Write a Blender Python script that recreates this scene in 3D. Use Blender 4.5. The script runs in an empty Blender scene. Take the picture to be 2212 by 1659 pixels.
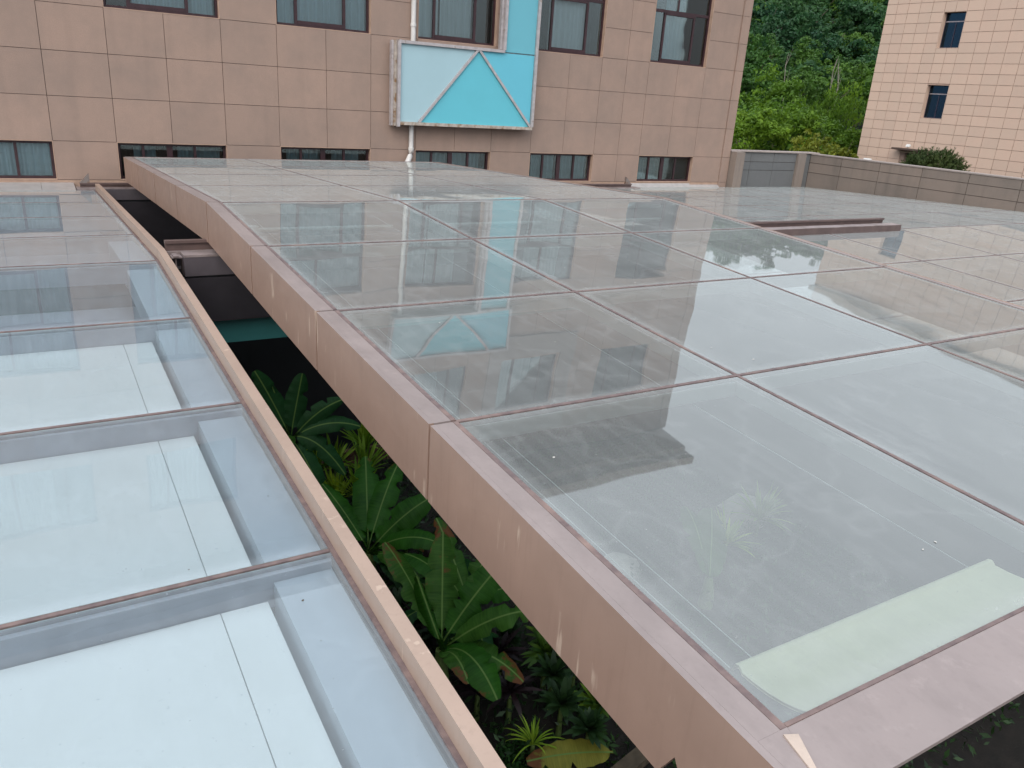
import bpy, bmesh, math, random
from mathutils import Vector, Matrix
random.seed(7)
R = math.radians
S = bpy.context.scene
COL = S.collection

# ------------------------------------------------------------------ camera
cam_d = bpy.data.cameras.new('camera')
cam = bpy.data.objects.new('camera', cam_d)
COL.objects.link(cam)
right = Vector((0.8588928, -0.5081073, 0.0642663))
down = Vector((-0.1236439, -0.3274843, -0.9367317))
fwd = Vector((0.4970064, 0.7966059, -0.3440983))
m = Matrix.Identity(4)
for i in range(3):
    m[i][0] = right[i]; m[i][1] = -down[i]; m[i][2] = -fwd[i]
cam.matrix_world = m
cam_d.sensor_width = 36.0
cam_d.lens = 1715.866 / 2212.0 * 36.0
cam_d.clip_start = 0.05
cam_d.clip_end = 3000
S.camera = cam

# ------------------------------------------------------------------ sky and sun (bright overcast)
SUN_EL, SUN_AZ = 40.0, 224.0          # azimuth clockwise from +Y
w = bpy.data.worlds.new('World'); S.world = w; w.use_nodes = True
nt = w.node_tree; nt.nodes.clear()
sky = nt.nodes.new('ShaderNodeTexSky'); sky.sky_type = 'NISHITA'; sky.sun_disc = False
sky.sun_elevation = R(SUN_EL); sky.sun_rotation = R(SUN_AZ)
sky.air_density = 1.0; sky.dust_density = 3.0; sky.ozone_density = 1.0
hs = nt.nodes.new('ShaderNodeHueSaturation'); hs.inputs['Saturation'].default_value = 0.28
bg = nt.nodes.new('ShaderNodeBackground'); bg.inputs['Strength'].default_value = 0.15
wo = nt.nodes.new('ShaderNodeOutputWorld')
# an even cloud deck over the clear sky, a little brighter overhead, with faint soft mottling
tcw = nt.nodes.new('ShaderNodeTexCoord'); sep = nt.nodes.new('ShaderNodeSeparateXYZ'); nt.links.new(tcw.outputs['Generated'], sep.inputs[0])
cn = nt.nodes.new('ShaderNodeTexNoise'); cn.inputs['Scale'].default_value = 2.2; cn.inputs['Detail'].default_value = 2.0; nt.links.new(tcw.outputs['Generated'], cn.inputs['Vector'])
m1 = nt.nodes.new('ShaderNodeMath'); m1.operation = 'MULTIPLY_ADD'; m1.use_clamp = False; nt.links.new(sep.outputs[2], m1.inputs[0]); m1.inputs[1].default_value = 6.4; m1.inputs[2].default_value = 1.9
m2_ = nt.nodes.new('ShaderNodeMath'); m2_.operation = 'MULTIPLY_ADD'; nt.links.new(cn.outputs[0], m2_.inputs[0]); m2_.inputs[1].default_value = 1.6; nt.links.new(m1.outputs[0], m2_.inputs[2])
ct = nt.nodes.new('ShaderNodeMix'); ct.data_type = 'RGBA'; ct.blend_type = 'MULTIPLY'; ct.inputs[0].default_value = 1.0
ct.inputs[6].default_value = (0.91, 0.985, 1.10, 1); nt.links.new(m2_.outputs[0], ct.inputs[7])
cm = nt.nodes.new('ShaderNodeMix'); cm.data_type = 'RGBA'; cm.inputs[0].default_value = 0.8
nt.links.new(sky.outputs[0], hs.inputs['Color']); nt.links.new(hs.outputs[0], cm.inputs[6]); nt.links.new(ct.outputs[2], cm.inputs[7])
nt.links.new(cm.outputs[2], bg.inputs['Color'])
nt.links.new(bg.outputs[0], wo.inputs['Surface'])
w.cycles.sampling_method = 'MANUAL'; w.cycles.sample_map_resolution = 256
sd = bpy.data.lights.new('sun', 'SUN'); sun = bpy.data.objects.new('sun', sd); COL.objects.link(sun)
sd.energy = 1.1; sd.angle = R(50); sd.color = (1.0, 0.91, 0.82)
sdir = Vector((math.sin(R(SUN_AZ)) * math.cos(R(SUN_EL)), math.cos(R(SUN_AZ)) * math.cos(R(SUN_EL)), math.sin(R(SUN_EL))))
sun.rotation_euler = sdir.to_track_quat('Z', 'Y').to_euler()
sun.location = (0, 0, 60)
vs = S.view_settings
vs.view_transform = 'Standard'; vs.look = 'None'; vs.gamma = 1.0; vs.exposure = 0.46; vs.use_curve_mapping = False
S.cycles.use_denoising = True
S.cycles.max_bounces = 6; S.cycles.transparent_max_bounces = 10; S.cycles.glossy_bounces = 3
S.cycles.use_adaptive_sampling = True; S.cycles.adaptive_threshold = 0.02
S.cycles.diffuse_bounces = 2; S.cycles.transmission_bounces = 8
S.cycles.sample_clamp_indirect = 6.0
S.cycles.caustics_reflective = False; S.cycles.caustics_refractive = False

# ------------------------------------------------------------------ materials
MATS = {}
def new_mat(name):
    mt = bpy.data.materials.new(name); mt.use_nodes = True
    mt.node_tree.nodes.clear(); MATS[name] = mt
    return mt, mt.node_tree
def N(t, kind, **kw):
    n = t.nodes.new(kind)
    for k, v in kw.items():
        if k in n.inputs: n.inputs[k].default_value = v
        else: setattr(n, k, v)
    return n
def L(t, a, b): t.links.new(a, b)
def out(t, s):
    o = N(t, 'ShaderNodeOutputMaterial'); L(t, s, o.inputs['Surface'])
def mixc(t, fac, a, b, mode='MIX'):
    n = N(t, 'ShaderNodeMix', data_type='RGBA', blend_type=mode)
    for s, v in ((n.inputs[0], fac), (n.inputs[6], a), (n.inputs[7], b)):
        if isinstance(v, bpy.types.NodeSocket): L(t, v, s)
        else: s.default_value = v if not isinstance(v, tuple) else (*v, 1) if len(v) == 3 else v
    return n.outputs[2]
def math_(t, op, a, b=0.0, c=None, clamp=False):
    n = N(t, 'ShaderNodeMath', operation=op, use_clamp=clamp)
    for i, v in enumerate((a, b) if c is None else (a, b, c)):
        if isinstance(v, bpy.types.NodeSocket): L(t, v, n.inputs[i])
        else: n.inputs[i].default_value = v
    return n.outputs[0]
def ramp(t, fac, p0, p1, c0=(0, 0, 0, 1), c1=(1, 1, 1, 1)):
    n = N(t, 'ShaderNodeValToRGB'); e = n.color_ramp.elements
    e[0].position = p0; e[0].color = c0; e[1].position = p1; e[1].color = c1
    L(t, fac, n.inputs[0]); return n.outputs[0]
def coords(t, which='Object', scale=None):
    c = N(t, 'ShaderNodeTexCoord').outputs[which]
    if scale is None: return c
    mp = N(t, 'ShaderNodeMapping'); mp.inputs['Scale'].default_value = scale; L(t, c, mp.inputs['Vector'])
    return mp.outputs[0]
def world_pos(t, scale=(1, 1, 1)):
    g = N(t, 'ShaderNodeNewGeometry').outputs['Position']
    mp = N(t, 'ShaderNodeMapping'); mp.inputs['Scale'].default_value = scale; L(t, g, mp.inputs['Vector'])
    return mp.outputs[0]
def noise(t, vec, scale, detail=4.0, rough=0.55):
    n = N(t, 'ShaderNodeTexNoise'); n.inputs['Scale'].default_value = scale
    n.inputs['Detail'].default_value = detail; n.inputs['Roughness'].default_value = rough
    L(t, vec, n.inputs['Vector']); return n.outputs[0]
def bump(t, h, strength, dist=0.01):
    b = N(t, 'ShaderNodeBump'); b.inputs['Strength'].default_value = strength; b.inputs['Distance'].default_value = dist
    L(t, h, b.inputs['Height']); return b.outputs[0]
def plain(name, col, rough=0.5, metal=0.0, var=0.12, nscale=6.0, spec=0.5, bmp=0.0, bscale=60.0, rnd=0.0, dirt=None):
    mt, t = new_mat(name)
    p = N(t, 'ShaderNodeBsdfPrincipled'); p.inputs['Roughness'].default_value = rough; p.inputs['Metallic'].default_value = metal
    p.inputs['Specular IOR Level'].default_value = spec
    wp = world_pos(t)
    n1 = noise(t, wp, nscale)
    dark = tuple(c * (1 - var) for c in col); lite = tuple(min(1, c * (1 + var)) for c in col)
    c = mixc(t, ramp(t, n1, 0.3, 0.7), dark, lite)
    if rnd:
        r = N(t, 'ShaderNodeObjectInfo').outputs['Random']
        c = mixc(t, 1.0, c, ramp(t, r, 0, 1, (1 - rnd, 1 - rnd, 1 - rnd, 1), (1 + rnd * 0.6, 1 + rnd * 0.5, 1 + rnd * 0.4, 1)), 'MULTIPLY')
    if dirt:
        dcol, sc, lo, hi = dirt
        c = mixc(t, ramp(t, noise(t, wp, sc, 6), lo, hi), c, dcol)
    L(t, c, p.inputs['Base Color'])
    if bmp:
        L(t, bump(t, noise(t, wp, bscale, 3), bmp), p.inputs['Normal'])
    out(t, p.outputs[0]); return mt

def stone(name, col, blot, rough=0.85, rnd=0.1, streak=0.5):
    """rough granite cladding: fine grain, broad damp blotches, per-slab tone"""
    mt, t = new_mat(name)
    p = N(t, 'ShaderNodeBsdfPrincipled'); p.inputs['Roughness'].default_value = rough
    p.inputs['Specular IOR Level'].default_value = 0.25
    wp = world_pos(t)
    c = mixc(t, ramp(t, noise(t, wp, 90, 3), 0.3, 0.7), tuple(v * 0.86 for v in col), tuple(v * 1.12 for v in col))
    c = mixc(t, math_(t, 'MULTIPLY', ramp(t, noise(t, wp, 1.1, 6, 0.7), 0.4, 0.68), 0.75), c, blot)
    st = noise(t, world_pos(t, (2.6, 2.6, 0.22)), 1.6, 5, 0.6)
    c = mixc(t, math_(t, 'MULTIPLY', ramp(t, st, 0.5, 0.8), streak), c, tuple(v * 0.72 for v in blot))
    r = N(t, 'ShaderNodeObjectInfo').outputs['Random']
    c = mixc(t, 1.0, c, ramp(t, r, 0, 1, (1 - rnd, 1 - rnd * 0.9, 1 - rnd * 0.8, 1), (1 + rnd * 0.7, 1 + rnd * 0.5, 1 + rnd * 0.4, 1)), 'MULTIPLY')
    L(t, c, p.inputs['Base Color'])
    L(t, bump(t, noise(t, wp, 120, 4), 0.25, 0.004), p.inputs['Normal'])
    out(t, p.outputs[0]); return mt

stone('tile_tan', (0.395, 0.282, 0.226), (0.31, 0.235, 0.195), rnd=0.055, streak=0.22)
stone('tile_pink', (0.68, 0.50, 0.395), (0.65, 0.50, 0.395), rnd=0.045, streak=0.08)
stone('tile_grey', (0.29, 0.24, 0.205), (0.23, 0.20, 0.175), rnd=0.07)
stone('tile_grey_shaded', (0.175, 0.18, 0.18), (0.15, 0.155, 0.155), rnd=0.06)  # parapet stone again, the shade on its far run put into the colour
stone('cap_stone', (0.40, 0.345, 0.315), (0.34, 0.30, 0.275))
plain('joint', (0.10, 0.068, 0.055), 0.9)
plain('joint_pink', (0.40, 0.28, 0.23), 0.9)
plain('reveal', (0.47, 0.32, 0.24), 0.85, bmp=0.2)
plain('frame_brown', (0.042, 0.018, 0.022), 0.42, var=0.25)
plain('frame_navy', (0.03, 0.025, 0.05), 0.4)
plain('pale_bar', (0.35, 0.31, 0.33), 0.5)
plain('room_dark', (0.014, 0.018, 0.02), 0.9)
plain('white_pvc', (0.72, 0.70, 0.67), 0.45, dirt=((0.45, 0.38, 0.28), 5.0, 0.6, 0.85))
plain('flashing', (0.40, 0.375, 0.36), 0.4, dirt=((0.45, 0.4, 0.37), 3.0, 0.55, 0.8))
plain('rail_brown', (0.13, 0.088, 0.08), 0.45, var=0.2)
plain('rail_grey', (0.34, 0.28, 0.27), 0.45, metal=0.2, var=0.2, dirt=((0.17, 0.13, 0.11), 5.0, 0.5, 0.75))
plain('clad_unlit', (0.035, 0.030, 0.036), 0.55)  # dark colour stands in for the lack of light under the roof
plain('clad_unlit_deep', (0.012, 0.013, 0.017), 0.6)  # near black: the deepest shade in the opening put into the colour
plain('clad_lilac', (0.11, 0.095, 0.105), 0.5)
plain('bracket', (0.22, 0.19, 0.175), 0.5, dirt=((0.2, 0.11, 0.07), 14.0, 0.5, 0.7))
plain('blind_white', (0.92, 0.95, 0.955), 0.7, var=0.02, nscale=1.5, dirt=((0.68, 0.73, 0.75), 38.0, 0.68, 0.74))
plain('box_pale', (0.52, 0.58, 0.66), 0.6, var=0.05, nscale=2.0)
plain('beam_lilac', (0.44, 0.46, 0.54), 0.55, var=0.08)
plain('beam_pale', (0.50, 0.52, 0.50), 0.5, var=0.06)
plain('cassette', (0.95, 0.86, 0.60), 0.5, var=0.05)
plain('wire', (0.6, 0.62, 0.6), 0.4)
plain('patch', (0.52, 0.42, 0.35), 0.8, bmp=0.4, bscale=80)
plain('steel', (0.32, 0.30, 0.30), 0.5, metal=0.3)
plain('sign_pale', (0.40, 0.585, 0.64), 0.5, var=0.02, nscale=2)
plain('sign_teal', (0.135, 0.545, 0.645), 0.5, var=0.02, nscale=2)
plain('sign_blue', (0.145, 0.54, 0.67), 0.5, var=0.02, nscale=2)
plain('sign_strip', (0.155, 0.48, 0.57), 0.5, var=0.02, nscale=2)
plain('sign_frame', (0.50, 0.46, 0.46), 0.42, metal=0.25, var=0.15, nscale=9, dirt=((0.26, 0.17, 0.10), 7.0, 0.62, 0.74))
plain('sign_frame_rust', (0.50, 0.44, 0.38), 0.5, metal=0.15, var=0.2, nscale=9, dirt=((0.26, 0.15, 0.07), 6.0, 0.50, 0.64))
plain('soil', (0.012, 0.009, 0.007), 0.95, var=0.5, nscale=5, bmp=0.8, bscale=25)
plain('rock', (0.28, 0.24, 0.21), 0.9, var=0.25, bmp=0.6, bscale=12)
plain('brick_edge', (0.10, 0.055, 0.035), 0.9, var=0.4, nscale=14)
plain('timber', (0.07, 0.05, 0.032), 0.85, var=0.4, nscale=10)
plain('bark', (0.10, 0.08, 0.06), 0.9, var=0.3)
plain('bark_pale', (0.24, 0.22, 0.18), 0.9, var=0.3)
plain('hill_soil', (0.022, 0.04, 0.018), 0.95, var=0.5, nscale=0.4)
plain('lamp_white', (0.75, 0.75, 0.72), 0.4)

def painted_metal(name, col, streaks):
    """tan sprayed aluminium sheet with faint vertical run marks and pale scuffs"""
    mt, t = new_mat(name)
    p = N(t, 'ShaderNodeBsdfPrincipled'); p.inputs['Roughness'].default_value = 0.42; p.inputs['Metallic'].default_value = 0.12
    p.inputs['Specular IOR Level'].default_value = 0.55
    wp = world_pos(t)
    c = mixc(t, ramp(t, noise(t, wp, 1.3, 5, 0.6), 0.3, 0.75), tuple(v * 0.88 for v in col), tuple(v * 1.08 for v in col))
    c = mixc(t, math_(t, 'MULTIPLY', ramp(t, noise(t, world_pos(t, (1, 1, 0.06)), 34, 4), 0.55, 0.8), 0.35), c, tuple(v * 0.72 for v in col))
    c = mixc(t, math_(t, 'MULTIPLY', ramp(t, noise(t, wp, 5.0, 6, 0.7), 0.62, 0.75), 0.3), c, tuple(v * 0.7 for v in col))
    if not streaks:
        # rain grime and tide marks left on the flat flanges
        c = mixc(t, math_(t, 'MULTIPLY', ramp(t, noise(t, world_pos(t, (1.6, 0.7, 1)), 2.6, 7, 0.68), 0.46, 0.72), 0.5), c, tuple(v * 0.62 for v in col))
        c = mixc(t, math_(t, 'MULTIPLY', ramp(t, noise(t, wp, 11, 5, 0.7), 0.58, 0.72), 0.35), c, tuple(min(1, v * 1.3) for v in col))
    if streaks:
        a = ramp(t, noise(t, world_pos(t, (1, 1, 0.11)), 19, 3, 0.5), 0.62, 0.67)
        b = ramp(t, noise(t, world_pos(t, (1, 0.9, 1.6)), 2.3, 3, 0.5), 0.53, 0.62)
        c = mixc(t, math_(t, 'MULTIPLY', math_(t, 'MULTIPLY', a, b), 0.75), c, (0.60, 0.47, 0.37))
    L(t, c, p.inputs['Base Color'])
    L(t, bump(t, noise(t, wp, 220, 2), 0.06, 0.002), p.inputs['Normal'])
    L(t, math_(t, 'MULTIPLY_ADD', noise(t, wp, 9, 4), 0.25, 0.3), p.inputs['Roughness'])
    out(t, p.outputs[0]); return mt
painted_metal('frame_tan', (0.365, 0.245, 0.19), True)
painted_metal('frame_top', (0.335, 0.275, 0.258), False)  # same sheet on its upper faces, sky sheen put into the greyer colour
painted_metal('frame_peach', (0.455, 0.335, 0.265), True)

def sealant(name):
    mt, t = new_mat(name)
    p = N(t, 'ShaderNodeBsdfPrincipled'); p.inputs['Roughness'].default_value = 0.7
    wp = world_pos(t)
    c = mixc(t, ramp(t, noise(t, wp, 16, 5), 0.3, 0.75), (0.13, 0.095, 0.095), (0.23, 0.165, 0.15))
    c = mixc(t, math_(t, 'MULTIPLY', ramp(t, noise(t, wp, 2.0, 3), 0.55, 0.75), 0.45), c, (0.42, 0.28, 0.22))
    L(t, c, p.inputs['Base Color'])
    L(t, bump(t, noise(t, wp, 60, 3), 0.7, 0.006), p.inputs['Normal'])
    out(t, p.outputs[0])
sealant('sealant')
plain('gasket', (0.045, 0.035, 0.05), 0.6)

def glass(name, tint, dust=0.06, layers=3.0, wob=0.02, edge=0.0, rough=0.0, base=0.0, mirror=(0.97, 1.0, 0.96), dcol=(0.52, 0.49, 0.46)):
    """sheet glass: multi-surface Fresnel mirror over a tinted clear layer, with a thin film of dust"""
    mt, t = new_mat(name)
    fr = N(t, 'ShaderNodeFresnel'); fr.inputs['IOR'].default_value = 1.5
    r = fr.outputs[0]
    num = math_(t, 'MULTIPLY', r, layers)
    den = math_(t, 'MULTIPLY_ADD', r, layers - 1.0, 1.0)
    rr = math_(t, 'DIVIDE', num, den, clamp=True)
    if base: rr = math_(t, 'MULTIPLY_ADD', rr, 1.0 - base, base)
    tr = N(t, 'ShaderNodeBsdfTransparent'); tr.inputs['Color'].default_value = (*tint, 1)
    gl = N(t, 'ShaderNodeBsdfGlossy'); gl.inputs['Roughness'].default_value = rough; gl.inputs['Color'].default_value = (*mirror, 1)
    wp = world_pos(t)
    if wob:
        oi = N(t, 'ShaderNodeObjectInfo').outputs['Random']
        cmb = N(t, 'ShaderNodeVectorMath', operation='ADD'); L(t, wp, cmb.inputs[0])
        cx = N(t, 'ShaderNodeCombineXYZ'); L(t, math_(t, 'MULTIPLY', oi, 40.0), cx.inputs[0]); L(t, cx.outputs[0], cmb.inputs[1])
        L(t, bump(t, noise(t, cmb.outputs[0], 1.1, 1.0, 0.4), wob, 0.1), gl.inputs['Normal'])
    mx = N(t, 'ShaderNodeMixShader'); L(t, rr, mx.inputs[0]); L(t, tr.outputs[0], mx.inputs[1]); L(t, gl.outputs[0], mx.inputs[2])
    df = N(t, 'ShaderNodeBsdfDiffuse'); df.inputs['Color'].default_value = (*dcol, 1)
    d = ramp(t, noise(t, wp, 1.6, 6, 0.6), 0.2, 0.9)
    d = math_(t, 'MULTIPLY_ADD', d, dust * 0.4, dust * 0.66)
    if dust > 0.08:
        # dried run-off marks along the fall of the roof and ragged tide lines
        st = ramp(t, noise(t, world_pos(t, (7.0, 0.5, 1.0)), 2.4, 4, 0.6), 0.45, 0.75)
        d = math_(t, 'MULTIPLY_ADD', st, dust * 0.2, d)
        td = ramp(t, math_(t, 'ABSOLUTE', math_(t, 'SUBTRACT', noise(t, wp, 1.9, 3, 0.5), 0.5)), 0.0, 0.03, (1, 1, 1, 1), (0, 0, 0, 1))
        d = math_(t, 'MULTIPLY_ADD', td, dust * 0.18, d)
    # a film of dust hides more the more obliquely it is crossed
    gm = N(t, 'ShaderNodeNewGeometry'); vm = N(t, 'ShaderNodeVectorMath', operation='DOT_PRODUCT')
    L(t, gm.outputs['Incoming'], vm.inputs[0]); L(t, gm.outputs['Normal'], vm.inputs[1])
    cs_ = math_(t, 'MAXIMUM', math_(t, 'ABSOLUTE', vm.outputs['Value']), 0.04)
    d = math_(t, 'SUBTRACT', 1.0, math_(t, 'POWER', math_(t, 'SUBTRACT', 1.0, d), math_(t, 'POWER', cs_, -0.28)))
    spots = ramp(t, noise(t, wp, 55, 2, 0.5), 0.745, 0.765)
    d = math_(t, 'MULTIPLY_ADD', spots, 0.25, d)
    if edge:
        g = coords(t, 'Generated'); sx = N(t, 'ShaderNodeSeparateXYZ'); L(t, g, sx.inputs[0])
        def band(o):
            a = math_(t, 'ABSOLUTE', math_(t, 'SUBTRACT', o, 0.5))
            return ramp(t, math_(t, 'ADD', a, math_(t, 'MULTIPLY', math_(t, 'SUBTRACT', noise(t, wp, 5, 3), 0.5), 0.012)), 0.455, 0.49)
        e = math_(t, 'MAXIMUM', band(sx.outputs[0]), band(sx.outputs[1]))
        d = math_(t, 'MULTIPLY_ADD', e, edge, d, clamp=True)
    m2 = N(t, 'ShaderNodeMixShader'); L(t, d, m2.inputs[0]); L(t, mx.outputs[0], m2.inputs[1]); L(t, df.outputs[0], m2.inputs[2])
    out(t, m2.outputs[0]); return mt
glass('roof_glass', (0.86, 0.95, 0.96), dust=0.22, layers=2.0, wob=0.04, edge=0.12, base=0.08, rough=0.02, dcol=(0.515, 0.54, 0.53))
glass('clear_roof_glass', (0.945, 0.975, 0.985), dust=0.12, layers=1.9, wob=0.03, edge=0.10, rough=0.015, dcol=(0.68, 0.78, 0.84))
glass('window_glass', (0.84, 0.92, 0.94), dust=0.015, layers=1.5, wob=0.012)
plain('teal_glass', (0.06, 0.24, 0.24), 0.25, var=0.03)
glass('blue_glass', (0.10, 0.17, 0.26), dust=0.01, layers=2.0, wob=0.02, mirror=(0.22, 0.52, 0.85))
mt, t = new_mat('glass_under'); tr = N(t, 'ShaderNodeBsdfTransparent'); tr.inputs['Color'].default_value = (0.97, 1.0, 0.99, 1); out(t, tr.outputs[0])
plain('glass_edge', (0.30, 0.45, 0.42), 0.3)

def curtain_mat(name, col):
    mt, t = new_mat(name)
    d = N(t, 'ShaderNodeBsdfDiffuse'); d.inputs['Color'].default_value = (*col, 1)
    tl = N(t, 'ShaderNodeBsdfTranslucent'); tl.inputs['Color'].default_value = (*col, 1)
    mx = N(t, 'ShaderNodeMixShader'); mx.inputs[0].default_value = 0.25
    L(t, d.outputs[0], mx.inputs[1]); L(t, tl.outputs[0], mx.inputs[2]); out(t, mx.outputs[0])
curtain_mat('curtain_pale', (0.92, 0.93, 0.92))
curtain_mat('curtain_teal', (0.14, 0.30, 0.36))
curtain_mat('curtain_dim', (0.28, 0.36, 0.38))
curtain_mat('curtain_blue', (0.76, 0.85, 0.88))

def leaf_mat(name, a, b, rnd=0.25, trans=0.35, glossy=0.25):
    mt, t = new_mat(name)
    g = N(t, 'ShaderNodeNewGeometry')
    r = N(t, 'ShaderNodeObjectInfo').outputs['Random']
    c = mixc(t, g.outputs['Random Per Island'], a, b)
    big = ramp(t, noise(t, world_pos(t), 0.35, 3), 0.35, 0.7, (0.6, 0.7, 0.75, 1), (1.3, 1.25, 1.0, 1))
    c = mixc(t, 1.0, c, big, 'MULTIPLY')
    c = mixc(t, 1.0, c, ramp(t, r, 0, 1, (1 - rnd, 1 - rnd * 0.6, 1 - rnd * 0.2, 1), (1 + rnd, 1 + rnd * 0.7, 1, 1)), 'MULTIPLY')
    p = N(t, 'ShaderNodeBsdfPrincipled'); p.inputs['Roughness'].default_value = 0.55
    p.inputs['Specular IOR Level'].default_value = glossy
    L(t, c, p.inputs['Base Color'])
    tl = N(t, 'ShaderNodeBsdfTranslucent'); L(t, c, tl.inputs['Color'])
    mx = N(t, 'ShaderNodeMixShader'); mx.inputs[0].default_value = trans
    L(t, p.outputs[0], mx.inputs[1]); L(t, tl.outputs[0], mx.inputs[2]); out(t, mx.outputs[0])
leaf_mat('leaf_lime', (0.11, 0.21, 0.018), (0.15, 0.26, 0.026), rnd=0.22)
leaf_mat('leaf_green', (0.058, 0.135, 0.024), (0.082, 0.17, 0.034), rnd=0.35)
leaf_mat('leaf_dark', (0.036, 0.10, 0.04), (0.054, 0.13, 0.048), rnd=0.4)
leaf_mat('leaf_yellow', (0.16, 0.2, 0.02), (0.25, 0.27, 0.035), rnd=0.1)
leaf_mat('leaf_pine', (0.07, 0.11, 0.025), (0.17, 0.19, 0.055))
leaf_mat('leaf_lily', (0.13, 0.24, 0.018), (0.36, 0.48, 0.05), trans=0.35)
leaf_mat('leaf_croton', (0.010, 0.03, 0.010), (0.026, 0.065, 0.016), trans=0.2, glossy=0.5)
leaf_mat('leaf_croton_bright', (0.03, 0.08, 0.01), (0.15, 0.23, 0.02), trans=0.25, glossy=0.4)
leaf_mat('leaf_purple', (0.014, 0.008, 0.011), (0.03, 0.012, 0.018), trans=0.1, glossy=0.4)
leaf_mat('leaf_fern', (0.012, 0.042, 0.012), (0.03, 0.085, 0.02))

def banana_mat(name, g0, g1, brown):
    mt, t = new_mat(name)
    uv = N(t, 'ShaderNodeUVMap').outputs[0]; s = N(t, 'ShaderNodeSeparateXYZ'); L(t, uv, s.inputs[0])
    u, v = s.outputs[0], s.outputs[1]
    au = math_(t, 'ABSOLUTE', math_(t, 'SUBTRACT', u, 0.5))
    wv = N(t, 'ShaderNodeMapping'); wv.inputs['Scale'].default_value = (1.2, 60, 1); L(t, uv, wv.inputs['Vector'])
    veins = noise(t, wv.outputs[0], 1.0, 3)
    c = mixc(t, ramp(t, veins, 0.3, 0.7), g0, g1)
    pat = noise(t, world_pos(t), 4.0, 4, 0.6)
    c = mixc(t, math_(t, 'MULTIPLY', ramp(t, pat, 0.4, 0.75), 0.5), c, tuple(x * 1.5 for x in g1))
    br = math_(t, 'ADD', math_(t, 'MULTIPLY', v, 0.42), math_(t, 'MULTIPLY', au, 0.12))
    br = math_(t, 'ADD', br, math_(t, 'MULTIPLY', noise(t, world_pos(t), 5.5, 5, 0.6), brown))
    c = mixc(t, ramp(t, br, 0.80, 0.86), c, (0.14, 0.055, 0.022))
    c = mixc(t, ramp(t, au, 0.012, 0.03), (0.13, 0.22, 0.055), c)
    p = N(t, 'ShaderNodeBsdfPrincipled'); p.inputs['Roughness'].default_value = 0.5; p.inputs['Specular IOR Level'].default_value = 0.16
    L(t, c, p.inputs['Base Color'])
    L(t, bump(t, veins, 0.35, 0.006), p.inputs['Normal'])
    tl = N(t, 'ShaderNodeBsdfTranslucent'); L(t, c, tl.inputs['Color'])
    mx = N(t, 'ShaderNodeMixShader'); mx.inputs[0].default_value = 0.25
    L(t, p.outputs[0], mx.inputs[1]); L(t, tl.outputs[0], mx.inputs[2]); out(t, mx.outputs[0])
banana_mat('banana_green', (0.010, 0.050, 0.005), (0.028, 0.105, 0.010), 0.66)
banana_mat('banana_dark', (0.010, 0.045, 0.013), (0.018, 0.07, 0.02), 0.5)
banana_mat('banana_brown', (0.018, 0.06, 0.008), (0.045, 0.12, 0.016), 0.80)
banana_mat('banana_yellow', (0.11, 0.12, 0.02), (0.2, 0.18, 0.03), 0.85)
plain('banana_stem', (0.10, 0.15, 0.04), 0.6, var=0.3)

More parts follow.
